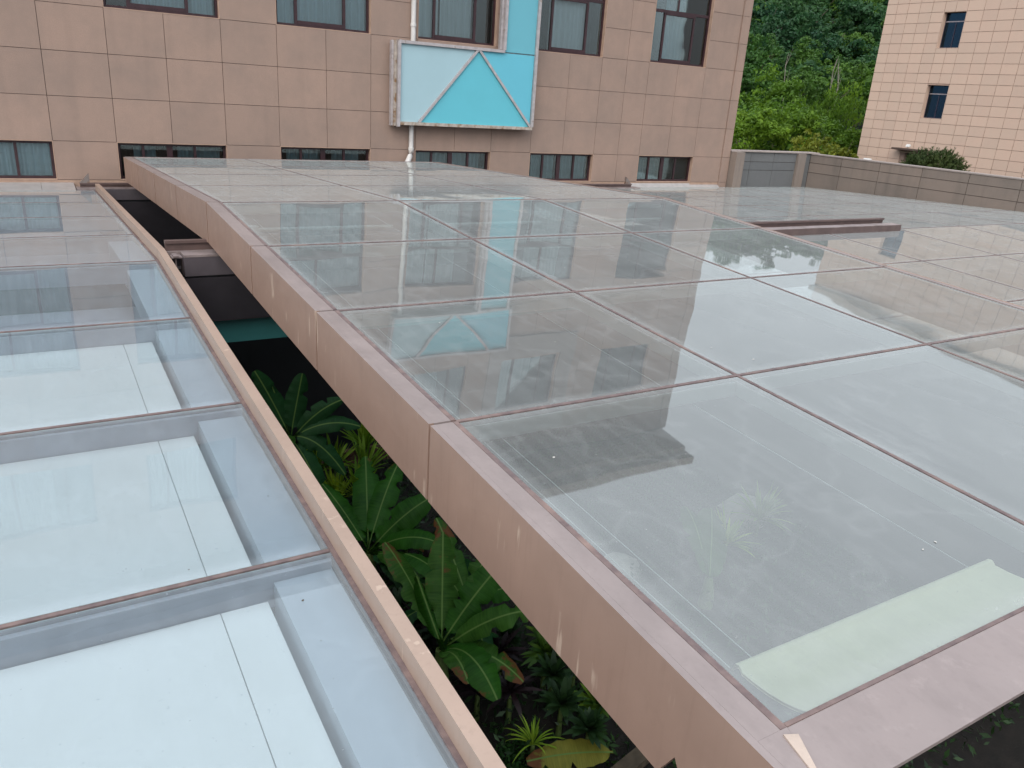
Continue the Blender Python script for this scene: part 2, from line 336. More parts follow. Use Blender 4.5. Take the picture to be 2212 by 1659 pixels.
# ------------------------------------------------------------------ helpers
def link(o, parent=None):
    COL.objects.link(o)
    if parent is not None: o.parent = parent
    return o
def tag(o, label=None, cat=None, group=None, kind=None):
    if label: o['label'] = label
    if cat: o['category'] = cat
    if group: o['group'] = group
    if kind: o['kind'] = kind
    return o
def thing(name, loc, label, cat, group=None):
    o = bpy.data.objects.new(name, None); link(o); o.location = loc; o.empty_display_size = 0.2
    PAR[o.name] = Vector(loc)
    return tag(o, label, cat, group)
PAR = {}
def origin_of(parent):
    v = Vector((0, 0, 0)); p = parent
    while p is not None:
        v += Vector(p.location); p = p.parent
    return v
class MB:
    """collects boxes, prisms and tubes in world coordinates, then links them as ONE mesh object"""
    def __init__(s): s.v = []; s.f = []; s.m = []; s.smooth = set()
    def add(s, vs_, fs, mi=0, smooth=False):
        b = len(s.v); s.v += [tuple(x) for x in vs_]
        for f in fs:
            if smooth: s.smooth.add(len(s.f))
            s.f.append(tuple(i + b for i in f)); s.m.append(mi[fs.index(f)] if isinstance(mi, list) else mi)
        return s
    def box(s, x0, x1, y0, y1, z0, z1, mi=0, top=None):
        v = [(x0, y0, z0), (x1, y0, z0), (x1, y1, z0), (x0, y1, z0), (x0, y0, z1), (x1, y0, z1), (x1, y1, z1), (x0, y1, z1)]
        s.add(v, BF, [mi, mi if top is None else top] + [mi] * 4); return s
    def slab(s, x0, x1, y0, y1, zf, lo, hi, mi=0, under=None, top=None, side=None):
        """box whose top and bottom follow the roof slope zf(y)"""
        a, b = zf(y0), zf(y1)
        v = [(x0, y0, a + lo), (x1, y0, a + lo), (x1, y1, b + lo), (x0, y1, b + lo), (x0, y0, a + hi), (x1, y0, a + hi), (x1, y1, b + hi), (x0, y1, b + hi)]
        s.add(v, BF, [mi if under is None else under, mi if top is None else top] + [mi if side is None else side] * 4); return s
    def bar(s, a, b, w_, d, up=Vector((0, 0, 1)), mi=0):
        a, b = Vector(a), Vector(b); t_ = (b - a).normalized(); n = Vector(up); sx = t_.cross(n).normalized(); n = sx.cross(t_)
        v = []
        for p in (a, b):
            for i, j in ((-1, -1), (1, -1), (1, 1), (-1, 1)): v.append(p + sx * (i * w_ / 2) + n * (j * d / 2))
        s.add(v, [(0, 1, 2, 3), (7, 6, 5, 4), (0, 4, 5, 1), (1, 5, 6, 2), (2, 6, 7, 3), (3, 7, 4, 0)], mi); return s
    def tube(s, pts, rad, n=10, mi=0, cap=True):
        pts = [Vector(p) for p in pts]; rr = rad if isinstance(rad, (list, tuple)) else [rad] * len(pts)
        v = []; f = []
        for i, p in enumerate(pts):
            d = (pts[min(i + 1, len(pts) - 1)] - pts[max(i - 1, 0)]).normalized()
            h = Vector((0, 0, 1)) if abs(d.z) < 0.9 else Vector((1, 0, 0))
            a = d.cross(h).normalized(); b = d.cross(a)
            for k in range(n):
                an = 2 * math.pi * k / n; v.append(p + (a * math.cos(an) + b * math.sin(an)) * rr[i])
        for i in range(len(pts) - 1):
            for k in range(n): f.append((i * n + k, i * n + (k + 1) % n, (i + 1) * n + (k + 1) % n, (i + 1) * n + k))
        s.add(v, f, mi, True)
        if cap: s.add(v, [tuple(range(n)), tuple((len(pts) - 1) * n + k for k in reversed(range(n)))], mi)
        return s
    def build(s, name, mats, parent=None, at=None, uv=None, bevel=0.0):
        o0 = origin_of(parent) if parent is not None else Vector((0, 0, 0))
        org = Vector(at) if at is not None else (Vector((0, 0, 0)) if parent is not None else centre(s.v))
        loc = (org - o0) if at is not None else (Vector((0, 0, 0)) if parent is not None else org)
        base = o0 if (parent is not None and at is None) else org
        me = bpy.data.meshes.new(name)
        me.from_pydata([tuple(Vector(p) - base) for p in s.v], [], s.f)
        for mn in (mats if isinstance(mats, (list, tuple)) else [mats]): me.materials.append(MATS[mn])
        for i, pl in enumerate(me.polygons):
            pl.material_index = s.m[i]; pl.use_smooth = i in s.smooth
        if uv:
            ul = me.uv_layers.new(name='UVMap')
            for lp in me.loops: ul.data[lp.index].uv = uv[lp.vertex_index]
        me.update()
        bm = bmesh.new(); bm.from_mesh(me)
        if not uv:
            bmesh.ops.recalc_face_normals(bm, faces=bm.faces)
        if bevel:
            bmesh.ops.bevel(bm, geom=[e for e in bm.edges if len(e.link_faces) == 2 and e.calc_face_angle(0) > 0.6], offset=bevel, segments=2, affect='EDGES', clamp_overlap=True)
        bm.to_mesh(me); bm.free()
        o = bpy.data.objects.new(name, me); link(o, parent); o.location = loc
        return o
BF = [(3, 2, 1, 0), (4, 5, 6, 7), (0, 1, 5, 4), (1, 2, 6, 5), (2, 3, 7, 6), (3, 0, 4, 7)]
def centre(v):
    xs = [p[0] for p in v]; ys = [p[1] for p in v]; zs = [p[2] for p in v]
    return Vector(((min(xs) + max(xs)) / 2, (min(ys) + max(ys)) / 2, min(zs)))
def inst(name, me, loc, parent=None, rotz=0.0, scale=(1, 1, 1)):
    o = bpy.data.objects.new(name, me); link(o, parent)
    o.location = Vector(loc) - (origin_of(parent) if parent is not None else Vector((0, 0, 0)))
    o.rotation_euler = (0, 0, rotz); o.scale = scale
    return o
TILE_CACHE = {}
def tile_mesh(dx, dy, dz, mat_, bev=0.004):
    k = (round(dx, 3), round(dy, 3), round(dz, 3), mat_)
    if k not in TILE_CACHE:
        b = MB().box(-dx / 2, dx / 2, -dy / 2, dy / 2, -dz / 2, dz / 2)
        me = bpy.data.meshes.new('stone_tile'); me.from_pydata(b.v, [], b.f); me.materials.append(MATS[mat_])
        TILE_CACHE[k] = me
    return TILE_CACHE[k]

# ------------------------------------------------------------------ roof profile (gable, ridge parallel to the long wall)
YRIDGE = 9.337
def slope(y): return -0.0586 * (YRIDGE - y) if y < YRIDGE else -0.0362 * (y - YRIDGE)
def z_slide(y): return -1.356 + slope(y)
def z_fix(y): return -1.975 + slope(y)
ROWS = [17.3, 15.25, 13.30, 11.35, 9.337, 7.371, 5.462, 3.525]
Y_WALL = 18.0
GROUND = -5.4

# ------------------------------------------------------------------ setting: ground and hill
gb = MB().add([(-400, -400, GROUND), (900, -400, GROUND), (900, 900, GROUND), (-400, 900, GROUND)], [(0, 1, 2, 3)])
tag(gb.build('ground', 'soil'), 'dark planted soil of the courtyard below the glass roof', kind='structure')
hb = MB(); nx, ny = 44, 30
def hill_z(x, y):
    d = (0.62 * x + 0.78 * y) - 62
    d -= 22
    z = GROUND - 0.3 + max(0.0, d) * 0.31 + 1.5 * math.sin(x * 0.06) * min(1, max(0, d) / 30) + 1.2 * math.sin(y * 0.09 + x * 0.03) * min(1, max(0, d) / 30)
    return z if d < 115 else z - (d - 115) * 0.28
for j in range(ny):
    for i in range(nx):
        x = -40 + i * 7.0; y = 36 + j * 6.5
        hb.v.append((x, y, hill_z(x, y)))
for j in range(ny - 1):
    for i in range(nx - 1):
        a = j * nx + i; hb.smooth.add(len(hb.f)); hb.f.append((a, a + 1, a + nx + 1, a + nx)); hb.m.append(0)
tag(hb.build('hill', 'hill_soil'), 'steep green hillside under the wood', kind='structure')

# ------------------------------------------------------------------ the stone-clad building with the sign
B = thing('stone_clad_building', (8.0, Y_WALL + 2, GROUND), 'long tan stone-clad building with brown windows behind the glass roof', 'building')
COLS = [-6.3, -5.75, -4.7, -3.66, -2.62, -1.52, -0.47, 0.577, 1.68, 2.715, 3.775, 4.892, 5.945, 6.965, 8.08, 9.11, 10.13, 11.29, 12.30, 13.315, 14.135, 14.89, 15.92, 16.94, 18.06]
WINX = [(-4.7, -2.62), (-1.52, 0.577), (1.68, 3.775), (4.892, 6.965), (8.08, 10.13), (11.29, 13.315), (14.89, 16.94)]
ZR = [-2.15, -1.425, -0.61, 0.186, 0.995, 1.715, 2.44, 3.32, 3.95, 4.80, 5.66, 6.50, 7.42, 8.25, 9.05]
WINZ = [(-2.15, -1.425), (0.995, 3.32), (5.66, 7.42)]
def in_win(xa, xb, za, zb):
    xm, zm = (xa + xb) / 2, (za + zb) / 2
    return any(a < xm < b for a, b in WINX) and any(a < zm < b for a, b in WINZ)
wb = MB()
# backing: piers full height, spandrels between the windows
edges = sorted({COLS[0], 18.36} | {v for p in WINX for v in p})
for a, b in zip(edges[:-1], edges[1:]):
    if (a, b) in WINX:
        zs = [-2.6] + [v for p in WINZ for v in p] + [9.1]
        for k in range(0, len(zs), 2): wb.box(a + 0.001, b - 0.001, 18.024, 18.34, zs[k], zs[k + 1])
    else: wb.box(a, b, 18.0245, 18.3405, -2.6, 9.1)
wb.box(-6.3, 18.36, 18.9, 19.2, GROUND, 9.1)
wall = wb.build('wall', 'joint', B)
J = 0.009
for xa, xb in zip(COLS[:-1], COLS[1:]):
    for za, zb in zip(ZR[:-1], ZR[1:]):
        if in_win(xa, xb, za, zb): continue
        dx, dz = xb - xa - J, zb - za - J
        o = inst('stone_tile', tile_mesh(dx, 0.024, dz, 'tile_tan'), ((xa + xb) / 2, 18.012 + random.uniform(-0.002, 0.002), (za + zb) / 2), wall)
# base course under the sill line, corner pilaster on the right
MB().box(-6.3, 18.06, 18.006, 18.03, -2.36, -2.156).build('base_course', 'reveal', B)
for za, zb in zip([-2.4] + ZR[:-1], ZR):
    inst('corner_stone', tile_mesh(0.30, 0.06, zb - za - 0.009, 'tile_tan'), (18.215, 17.995, (za + zb) / 2), B)
    inst('return_stone', tile_mesh(0.05, 1.2, zb - za - 0.009, 'tile_tan'), (18.39, 18.6, (za + zb) / 2), B)
# eaves above the third floor (they show mirrored in the glass)
MB().box(-6.3, 18.30, 16.75, 18.9, 9.11, 9.42).build('eaves_soffit', 'tile_grey', B)
MB().box(-6.3, 18.55, 16.50, 18.95, 9.423, 9.75).build('cornice', 'tile_grey', B)
MB().box(-6.2, 18.3, 18.95, 26, -2.0, 9.3).build('rear_block', 'tile_tan', B)
# light stone surround round one third-floor window
sb = MB()
for a in ((10.84, 11.27, 17.95, 18.0, 4.9, 8.2), (13.34, 13.84, 17.95, 18.0, 4.9, 8.2), (11.272, 13.338, 17.95, 18.0, 4.9, 5.6), (11.272, 13.338, 17.95, 18.0, 7.5, 8.2)): sb.box(*a)
sb.build('window_surround', 'cap_stone', B)

def main_window(x0, x1, z0, z1, mulls, transom, curtain, pattern):
    f = MB(); fw = 0.06; y0, y1 = 18.10, 18.17
    f.box(x0, x0 + fw, y0, y1, z0, z1).box(x1 - fw, x1, y0, y1, z0, z1)
    f.box(x0 + fw, x1 - fw, y0 + 0.001, y1 - 0.001, z0, z0 + fw).box(x0 + fw, x1 - fw, y0 + 0.001, y1 - 0.001, z1 - fw, z1)
    zt = transom if transom else z1 - fw
    for mx_, mw in mulls: f.box(mx_ - mw / 2, mx_ + mw / 2, y0 + 0.006, y1 - 0.004, z0 + fw, zt)
    if transom:
        f.box(x0 + fw, x1 - fw, y0 - 0.004, y1 - 0.002, transom, transom + 0.07)
        xm = x0 + 0.88; f.box(xm - 0.025, xm + 0.025, y0 + 0.004, y1 - 0.003, transom + 0.07, z1 - fw)
        # raised sliding sash in the middle
        a, b = mulls[0][0], mulls[1][0]
        f.box(a + 0.03, b - 0.03, y0 - 0.006, y0 + 0.02, z0 + fw, z0 + fw + 0.07).box(a + 0.03, b - 0.03, y0 - 0.005, y0 + 0.02, zt - 0.05, zt)
    wn = f.build('window', 'frame_brown', B)
    xs = [x0 + fw] + [q for q, _ in mulls] + [x1 - fw]
    for a, b in zip(xs[:-1], xs[1:]):
        MB().box(a + 0.012, b - 0.012, y0 + 0.03, y0 + 0.037, z0 + fw, zt).build('pane', ['window_glass'], wn)
    if transom:
        MB().box(x0 + fw, x0 + 0.85, y0 + 0.03, y0 + 0.037, transom + 0.07, z1 - fw).build('pane', ['window_glass'], wn)
        MB().box(x0 + 0.91, x1 - fw, y0 + 0.03, y0 + 0.037, transom + 0.07, z1 - fw).build('pane', ['window_glass'], wn)
    # reveals
    rv = MB(); g = 0.012
    rv.box(x0 - 0.002, x0 + g, 17.998, 18.10, z0, z1).box(x1 - g, x1 + 0.002, 17.998, 18.10, z0, z1)
    rv.box(x0 + g, x1 - g, 17.997, 18.10, z0 - 0.004, z0 + g).box(x0 + g, x1 - g, 17.999, 18.10, z1 - g, z1 + 0.003)
    rv.build('reveal', 'reveal', wn)
    # dark room behind and curtains hung in folds
    MB().box(x0 - 0.1, x1 + 0.1, 18.75, 18.80, z0 - 0.3, z1 + 0.3).box(x0 - 0.12, x0 - 0.1, 18.345, 18.75, z0 - 0.3, z1 + 0.3).box(x1 + 0.1, x1 + 0.12, 18.345, 18.75, z0 - 0.3, z1 + 0.3).box(x0 - 0.1, x1 + 0.1, 18.345, 18.75, z0 - 0.32, z0 - 0.3).build('room', 'room_dark', wn)
    for (ca, cb) in pattern:
        xa, xb = x0 + (x1 - x0) * ca, x0 + (x1 - x0) * cb
        n = max(12, int((xb - xa) / 0.022)); c = MB(); ph = random.uniform(0, 6)
        for i in range(n + 1):
            x = xa + (xb - xa) * i / n; y = 18.27 + 0.045 * math.sin(x * 46 + ph + 1.7 * math.sin(x * 7)) + 0.012 * math.sin(x * 113)
            c.v += [(x, y, z0 - 0.2), (x, y + 0.01, z1 + 0.2)]
        for i in range(n): c.smooth.add(len(c.f)); c.f.append((2 * i, 2 * i + 2, 2 * i + 3, 2 * i + 1)); c.m.append(0)
        c.build('curtain', curtain, wn)
    return wn
CUR2 = [[(0, 1)], [(0.0, 1.0)], [(0.25, 0.97)], [(0.0, 1.0)], [(0.0, 0.30), (0.33, 0.72)], [(0.22, 0.80)], [(0.3, 0.62)]]
for k, (a, b) in enumerate(WINX):
    main_window(a, b, -2.15, -1.425, [(a + 0.48, 0.05), (a + 0.98, 0.11), (a + 1.47, 0.05)], None, ['curtain_dim', 'curtain_blue', 'curtain_dim', 'curtain_dim', 'curtain_dim', 'curtain_dim', 'curtain_dim'][k], [[(0, 1)], [(0.0, 1)], [(0.15, 0.35), (0.55, 0.95)], [(0.1, 0.5), (0.6, 0.9)], [(0.0, 0.9)], [(0.1, 0.45), (0.52, 0.95)], [(0.05, 0.9)]][k])
    main_window(a, b, 0.995, 3.32, [(a + 0.45, 0.06), (a + 1.50, 0.06)], 2.26, ['curtain_blue', 'curtain_blue', 'curtain_blue', 'curtain_blue', 'curtain_pale', 'curtain_pale', 'curtain_teal'][k], CUR2[k])
    main_window(a, b, 5.66, 7.42, [(a + 0.48, 0.06), (a + 1.50, 0.06)], None, 'curtain_pale', [(0.05, 0.6)])

# ------------------------------------------------------------------ rainwater pipe
dp = thing('drainpipe', (7.94, 17.93, -1.75), 'white plastic drainpipe running down the stone wall behind the sign', 'pipe')
MB().tube([(7.94, 17.93, 9.0), (7.94, 17.93, -1.42)], 0.055, 14).build('pipe', 'white_pvc', dp)
MB().tube([(7.94, 17.93, -1.38), (7.94, 17.93, -1.48), (7.925, 17.915, -1.55), (7.86, 17.86, -1.63), (7.80, 17.81, -1.70), (7.77, 17.79, -1.76)], 0.062, 14).build('elbow', 'white_pvc', dp)
for z in (1.27, -1.40, 3.3, 5.4):
    MB().tube([(7.94, 17.93, z - 0.03), (7.94, 17.93, z + 0.03)], 0.066, 14).build('collar', 'white_pvc', dp)

# ------------------------------------------------------------------ sign
sg = thing('wall_sign', (9.27, 17.85, -0.86), 'turquoise panel sign with rusty grey frame and inverted V bars on the stone wall', 'sign')
YS = 17.70
def poly_panel(pts, mat_, name='panel', dep=0.02, y=YS + 0.03):
    n = len(pts); b = MB()
    v = [(p[0], y, p[1]) for p in pts] + [(p[0], y + dep, p[1]) for p in pts]
    b.add(v, [tuple(range(n)), tuple(reversed(range(n, 2 * n)))] + [(i, (i + 1) % n, n + (i + 1) % n, n + i) for i in range(n)])
    return b.build(name, mat_, sg)
poly_panel([(7.55, -0.79), (8.05, -0.79), (9.50, 0.86), (7.55, 0.86)], 'sign_pale')
poly_panel([(8.06, -0.79), (11.04, -0.79), (9.51, 0.86)], 'sign_teal')
poly_panel([(11.05, -0.79), (11.06, 0.86), (9.52, 0.86)], 'sign_blue')
poly_panel([(10.24, 0.885), (11.06, 0.885), (11.07, 3.90), (10.24, 3.90)], 'sign_strip')
poly_panel([(7.7, 3.92), (9.44, 3.92), (8.42, 5.10), (7.7, 5.10)], 'sign_pale')
poly_panel([(9.46, 3.92), (10.56, 5.10), (8.44, 5.10)], 'sign_teal')
poly_panel([(9.48, 3.92), (11.2, 3.92), (11.2, 5.10), (10.58, 5.10)], 'sign_blue')
def fbar(a, b, w_=0.06, d=0.09, mat_='sign_frame', y=YS):
    MB().bar((a[0], y + 0.02, a[1]), (b[0], y + 0.02, b[1]), w_, d, up=Vector((0, -1, 0))).build('frame_bar', mat_, sg)
fbar((7.515, -0.90), (7.515, 0.935), 0.07)
fbar((7.45, -0.89), (7.45, 0.925), 0.05, 0.07, 'sign_frame_rust', YS + 0.06)
fbar((7.40, -0.885), (7.40, 0.915), 0.05, 0.12, 'sign_frame', YS + 0.14)
fbar((7.552, -0.825), (11.105, -0.825), 0.07, 0.085, 'sign_frame_rust')
fbar((7.552, 0.895), (10.205, 0.895), 0.065, 0.085, 'sign_frame')
fbar((11.10, -0.788), (11.10, 3.885), 0.07, 0.088, 'sign_frame')
fbar((10.20, 0.93), (10.20, 3.885), 0.068, 0.088, 'sign_frame')
fbar((10.13, 0.94), (10.13, 3.88), 0.06, 0.10, 'sign_frame', YS + 0.08)
fbar((8.03, -0.785), (9.49, 0.87), 0.055, 0.05, 'sign_frame', YS - 0.008)
fbar((11.055, -0.785), (9.53, 0.872), 0.055, 0.05, 'sign_frame', YS - 0.006)
fbar((7.68, 3.92), (11.2, 3.92), 0.06, 0.08); fbar((7.68, 5.12), (11.2, 5.12), 0.06, 0.08)
fbar((7.68, 3.955), (7.68, 5.085), 0.06, 0.078); fbar((11.21, 3.885), (11.21, 5.155), 0.06, 0.08)
fbar((9.40, 3.955), (8.40, 5.085), 0.06, 0.07, 'sign_frame', YS - 0.008); fbar((9.52, 3.955), (10.58, 5.085), 0.06, 0.07, 'sign_frame', YS - 0.006)
MB().box(7.44, 11.09, YS + 0.07, 17.985, -0.83, 0.88).box(10.19, 11.085, YS + 0.071, 17.984, 0.884, 3.9).box(7.70, 11.20, YS + 0.072, 17.983, 3.904, 5.1).build('backing_box', 'sign_frame', sg)

# ------------------------------------------------------------------ glass roofs
def pane(x0, x1, y0, y1, zf, parent, mats=('roof_glass', 'glass_under', 'glass_edge')):
    b = MB().slab(x0, x1, y0, y1, zf, -0.014, 0.0, 0, under=1, top=0, side=2)
    c = ((x0 + x1) / 2, (y0 + y1) / 2, zf((y0 + y1) / 2))
    return b.build('glass_pane', list(mats), parent, at=c)
def seal_cross(x0, x1, y, zf, parent, wd=0.026):
    b = MB().slab(x0, x1, y - 0.021, y + 0.021, zf, -0.03, -0.006, 1).slab(x0, x1, y - wd / 2, y + wd / 2, zf, -0.006, 0.004, 0)
    return b.build('sealant_joint', ['sealant', 'gasket'], parent)
def seal_long(x, y0, y1, zf, parent, wd=0.026):
    b = MB().slab(x - 0.021, x + 0.021, y0, y1, zf, -0.03, -0.0065, 1).slab(x - wd / 2, x + wd / 2, y0, y1, zf, -0.0065, 0.0035, 0)
    return b.build('sealant_joint', ['sealant', 'gasket'], parent)

# --- the sliding panel
SX0, SX1 = 1.70, 8.327
SL = thing('sliding_skylight', (5.0, 9.3, -1.9), 'large raised sliding glass roof panel with deep tan metal edge', 'skylight')
GX = [1.858, 3.985, 6.125, 8.235]
SROWS = ROWS + [1.217]
for j in range(len(SROWS) - 1):
    y1, y0 = SROWS[j], SROWS[j + 1]
    for i in range(3):
        xa = GX[i] + (0.004 if i == 0 else 0.021); xb = GX[i + 1] - (0.004 if i == 2 else 0.021)
        ya = y0 + (0.021 if j < len(SROWS) - 2 else 0.008); yb = y1 - (0.021 if j else 0.008)
        pane(xa, xb, ya, yb, z_slide, SL)
for j in range(1, len(SROWS) - 1):
    for i in range(3): seal_cross(GX[i] + (0.004 if i == 0 else 0.013), GX[i + 1] - (0.004 if i == 2 else 0.013), SROWS[j], z_slide, SL)
for i in (1, 2):
    for j in range(len(SROWS) - 1): seal_long(GX[i], SROWS[j + 1] + 0.0, SROWS[j] - 0.0, z_slide, SL)
FH = 0.447
for j in range(len(SROWS) - 1):
    y1, y0 = SROWS[j], SROWS[j + 1]
    ya, yb = y0 + 0.006 + 0.0012 * y0, y1 - 0.006 - 0.0012 * y1
    if j == len(SROWS) - 2: ya = 0.955
    # left: upright sheet plus folded top flange, then the bead of sealant along the glass
    if j == len(SROWS) - 2:
        # nearest sheet has a triangular drain notch cut in its lower edge
        b = MB()
        def P(x, y, dz): return (x, y, z_slide(y) + dz)
        for (a_, c_) in ((ya, 1.40), (1.40, 1.49), (1.49, 1.56), (1.56, yb)):
            la = -FH + (0.13 if a_ == 1.49 else 0.0); lb = -FH + (0.13 if c_ == 1.49 else 0.0)
            v = [P(SX0, a_, la), P(SX0 + 0.03, a_, la), P(SX0 + 0.03, c_, lb), P(SX0, c_, lb), P(SX0, a_, 0.008), P(SX0 + 0.03, a_, 0.008), P(SX0 + 0.03, c_, 0.008), P(SX0, c_, 0.008)]
            b.add(v, [BF[1]], 1); b.add(v, [BF[0], BF[3], BF[5]] + ([BF[2]] if a_ == ya else []) + ([BF[4]] if c_ == yb else []))
        b.build('fascia_panel', ['frame_tan', 'frame_top'], SL)
    else:
        MB().slab(SX0, SX0 + 0.03, ya, yb, z_slide, -FH, 0.008, 0, top=1).build('fascia_panel', ['frame_tan', 'frame_top'], SL)
    fb = MB().slab(SX0 + 0.031, 1.832, ya if j < len(SROWS) - 2 else 1.205, yb, z_slide, -0.02, 0.0075, 0)
    if j == len(SROWS) - 2:
        za_, zb_ = z_slide(0.955), z_slide(1.2045)
        fb.add([(SX0 + 0.031, 0.955, za_ - 0.02), (1.775, 0.955, za_ - 0.02), (1.862, 1.2045, zb_ - 0.02), (SX0 + 0.031, 1.2045, zb_ - 0.02), (SX0 + 0.031, 0.955, za_ + 0.0075), (1.775, 0.955, za_ + 0.0075), (1.862, 1.2045, zb_ + 0.0075), (SX0 + 0.031, 1.2045, zb_ + 0.0075)], BF)
    fb.build('top_flange', 'frame_top', SL)
    MB().slab(1.833, 1.861, max(ya, 1.205), yb, z_slide, -0.025, 0.009, 0).build('edge_sealant', 'sealant', SL)
    MB().slab(SX1 - 0.03, SX1, ya, yb, z_slide, -FH, 0.012, 0).build('fascia_panel', 'frame_tan', SL)
    MB().slab(8.236, SX1 - 0.031, ya, yb, z_slide, -0.02, 0.010, 0).build('top_flange', 'frame_top', SL)
# dark inner beam added behind the sheets to block light in the joints
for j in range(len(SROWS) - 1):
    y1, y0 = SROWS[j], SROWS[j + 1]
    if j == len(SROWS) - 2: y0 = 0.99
    MB().slab(SX0 + 0.036, 1.83, y0, y1, z_slide, -FH + 0.15 if y0 < 1.2 else -FH + 0.02, -0.024, 0).build('gap_blocking_beam', 'clad_unlit', SL)
    MB().slab(8.24, SX1 - 0.034, y0, y1, z_slide, -FH + 0.02, -0.024, 0).build('gap_blocking_beam', 'clad_unlit', SL)
# near end beam: wide sloping flange, upright face, corner patch of filler
nb = MB()
zn = z_slide(1.2)
nb.add([(1.779, 0.955, zn - 0.02), (8.29, 0.955, zn - 0.02), (8.235, 1.205, zn + 0.004), (1.866, 1.205, zn + 0.004), (1.779, 0.955, zn - 0.035), (8.29, 0.955, zn - 0.035), (8.235, 1.205, zn - 0.02), (1.866, 1.205, zn - 0.02)],
       [(0, 1, 2, 3), (7, 6, 5, 4), (0, 4, 5, 1), (1, 5, 6, 2), (2, 6, 7, 3), (3, 7, 4, 0)])
nb.box(1.90, 8.29, 1.10, 1.13, zn - 0.25, zn - 0.037)
nb.build('end_beam', 'frame_top', SL)
MB().box(1.865, 8.235, 1.206, 1.222, zn - 0.03, zn + 0.007).build('edge_sealant', 'sealant', SL)
pb = MB(); pb.add([(1.786, 1.01, zn + 0.0), (1.805, 1.03, zn + 0.004), (1.868, 1.165, zn + 0.012), (1.822, 1.185, zn + 0.0125), (1.786, 1.01, zn - 0.02), (1.805, 1.03, zn - 0.02), (1.868, 1.165, zn - 0.02), (1.822, 1.185, zn - 0.02)], [(0, 1, 2, 3), (0, 4, 5, 1), (1, 5, 6, 2), (2, 6, 7, 3), (3, 7, 4, 0)])
pb.build('filler_patch', 'patch', SL)
MB().box(SX0 + 0.035, SX1 - 0.035, 17.302, 17.33, z_slide(17.3) - FH, z_slide(17.3) + 0.01).build('end_beam', 'frame_top', SL)
# beams under the joints, blind rollers, cassette and guide wires seen through the glass
for j in range(1, len(SROWS) - 1):
    MB().slab(1.84, 8.23, SROWS[j] - 0.03, SROWS[j] + 0.03, z_slide, -0.13, -0.031, 0).build('cross_beam', 'beam_pale', SL)
for i in (1, 2):
    for j in range(len(SROWS) - 1):
        MB().slab(GX[i] - 0.03, GX[i] + 0.03, SROWS[j + 1] + 0.032, SROWS[j] - 0.032, z_slide, -0.125, -0.031, 0).build('long_beam', 'beam_pale', SL)
for (yy, dz) in ((9.05, -0.25),):
    for i in range(3):
        MB().tube([(GX[i] + 0.25, yy, z_slide(yy) + dz), (GX[i + 1] - 0.2, yy, z_slide(yy) + dz)], 0.026, 10).box(GX[i] + 0.22, GX[i] + 0.32, yy - 0.05, yy + 0.05, z_slide(yy) + dz - 0.03, z_slide(yy) + dz + 0.05).build('blind_roller', 'beam_pale', SL)
cs = MB(); prof = [(1.615, -1.985), (1.605, -1.955), (1.588, -1.95), (1.575, -1.957), (1.565, -1.968), (1.51, -1.968), (1.44, -1.962), (1.37, -1.948), (1.31, -1.928), (1.27, -1.908), (1.235, -1.885)]
x0c, x1c = 2.07, 3.76
v = [(x0c, y, z) for y, z in prof] + [(x1c, y, z) for y, z in prof] + [(x0c, y, z - 0.012) for y, z in prof] + [(x1c, y, z - 0.012) for y, z in prof]
n = len(prof); cs.add(v, [(i, i + 1, n + i + 1, n + i) for i in range(n - 1)] + [(2 * n + i + 1, 2 * n + i, 3 * n + i, 3 * n + i + 1) for i in range(n - 1)], 0, True)
cs.add(v, [(0, n, 3 * n, 2 * n), (n - 1, 3 * n - 1, 4 * n - 1, 2 * n - 1)])
cs.build('blind_cassette', 'cassette', SL)
for x in (2.04, 2.16, 3.60):
    MB().tube([(x, 1.60, -1.96), (x, 9.2, -1.96 + 0.0586 * 7.6)], 0.0025, 6).build('guide_wire', 'wire', SL)

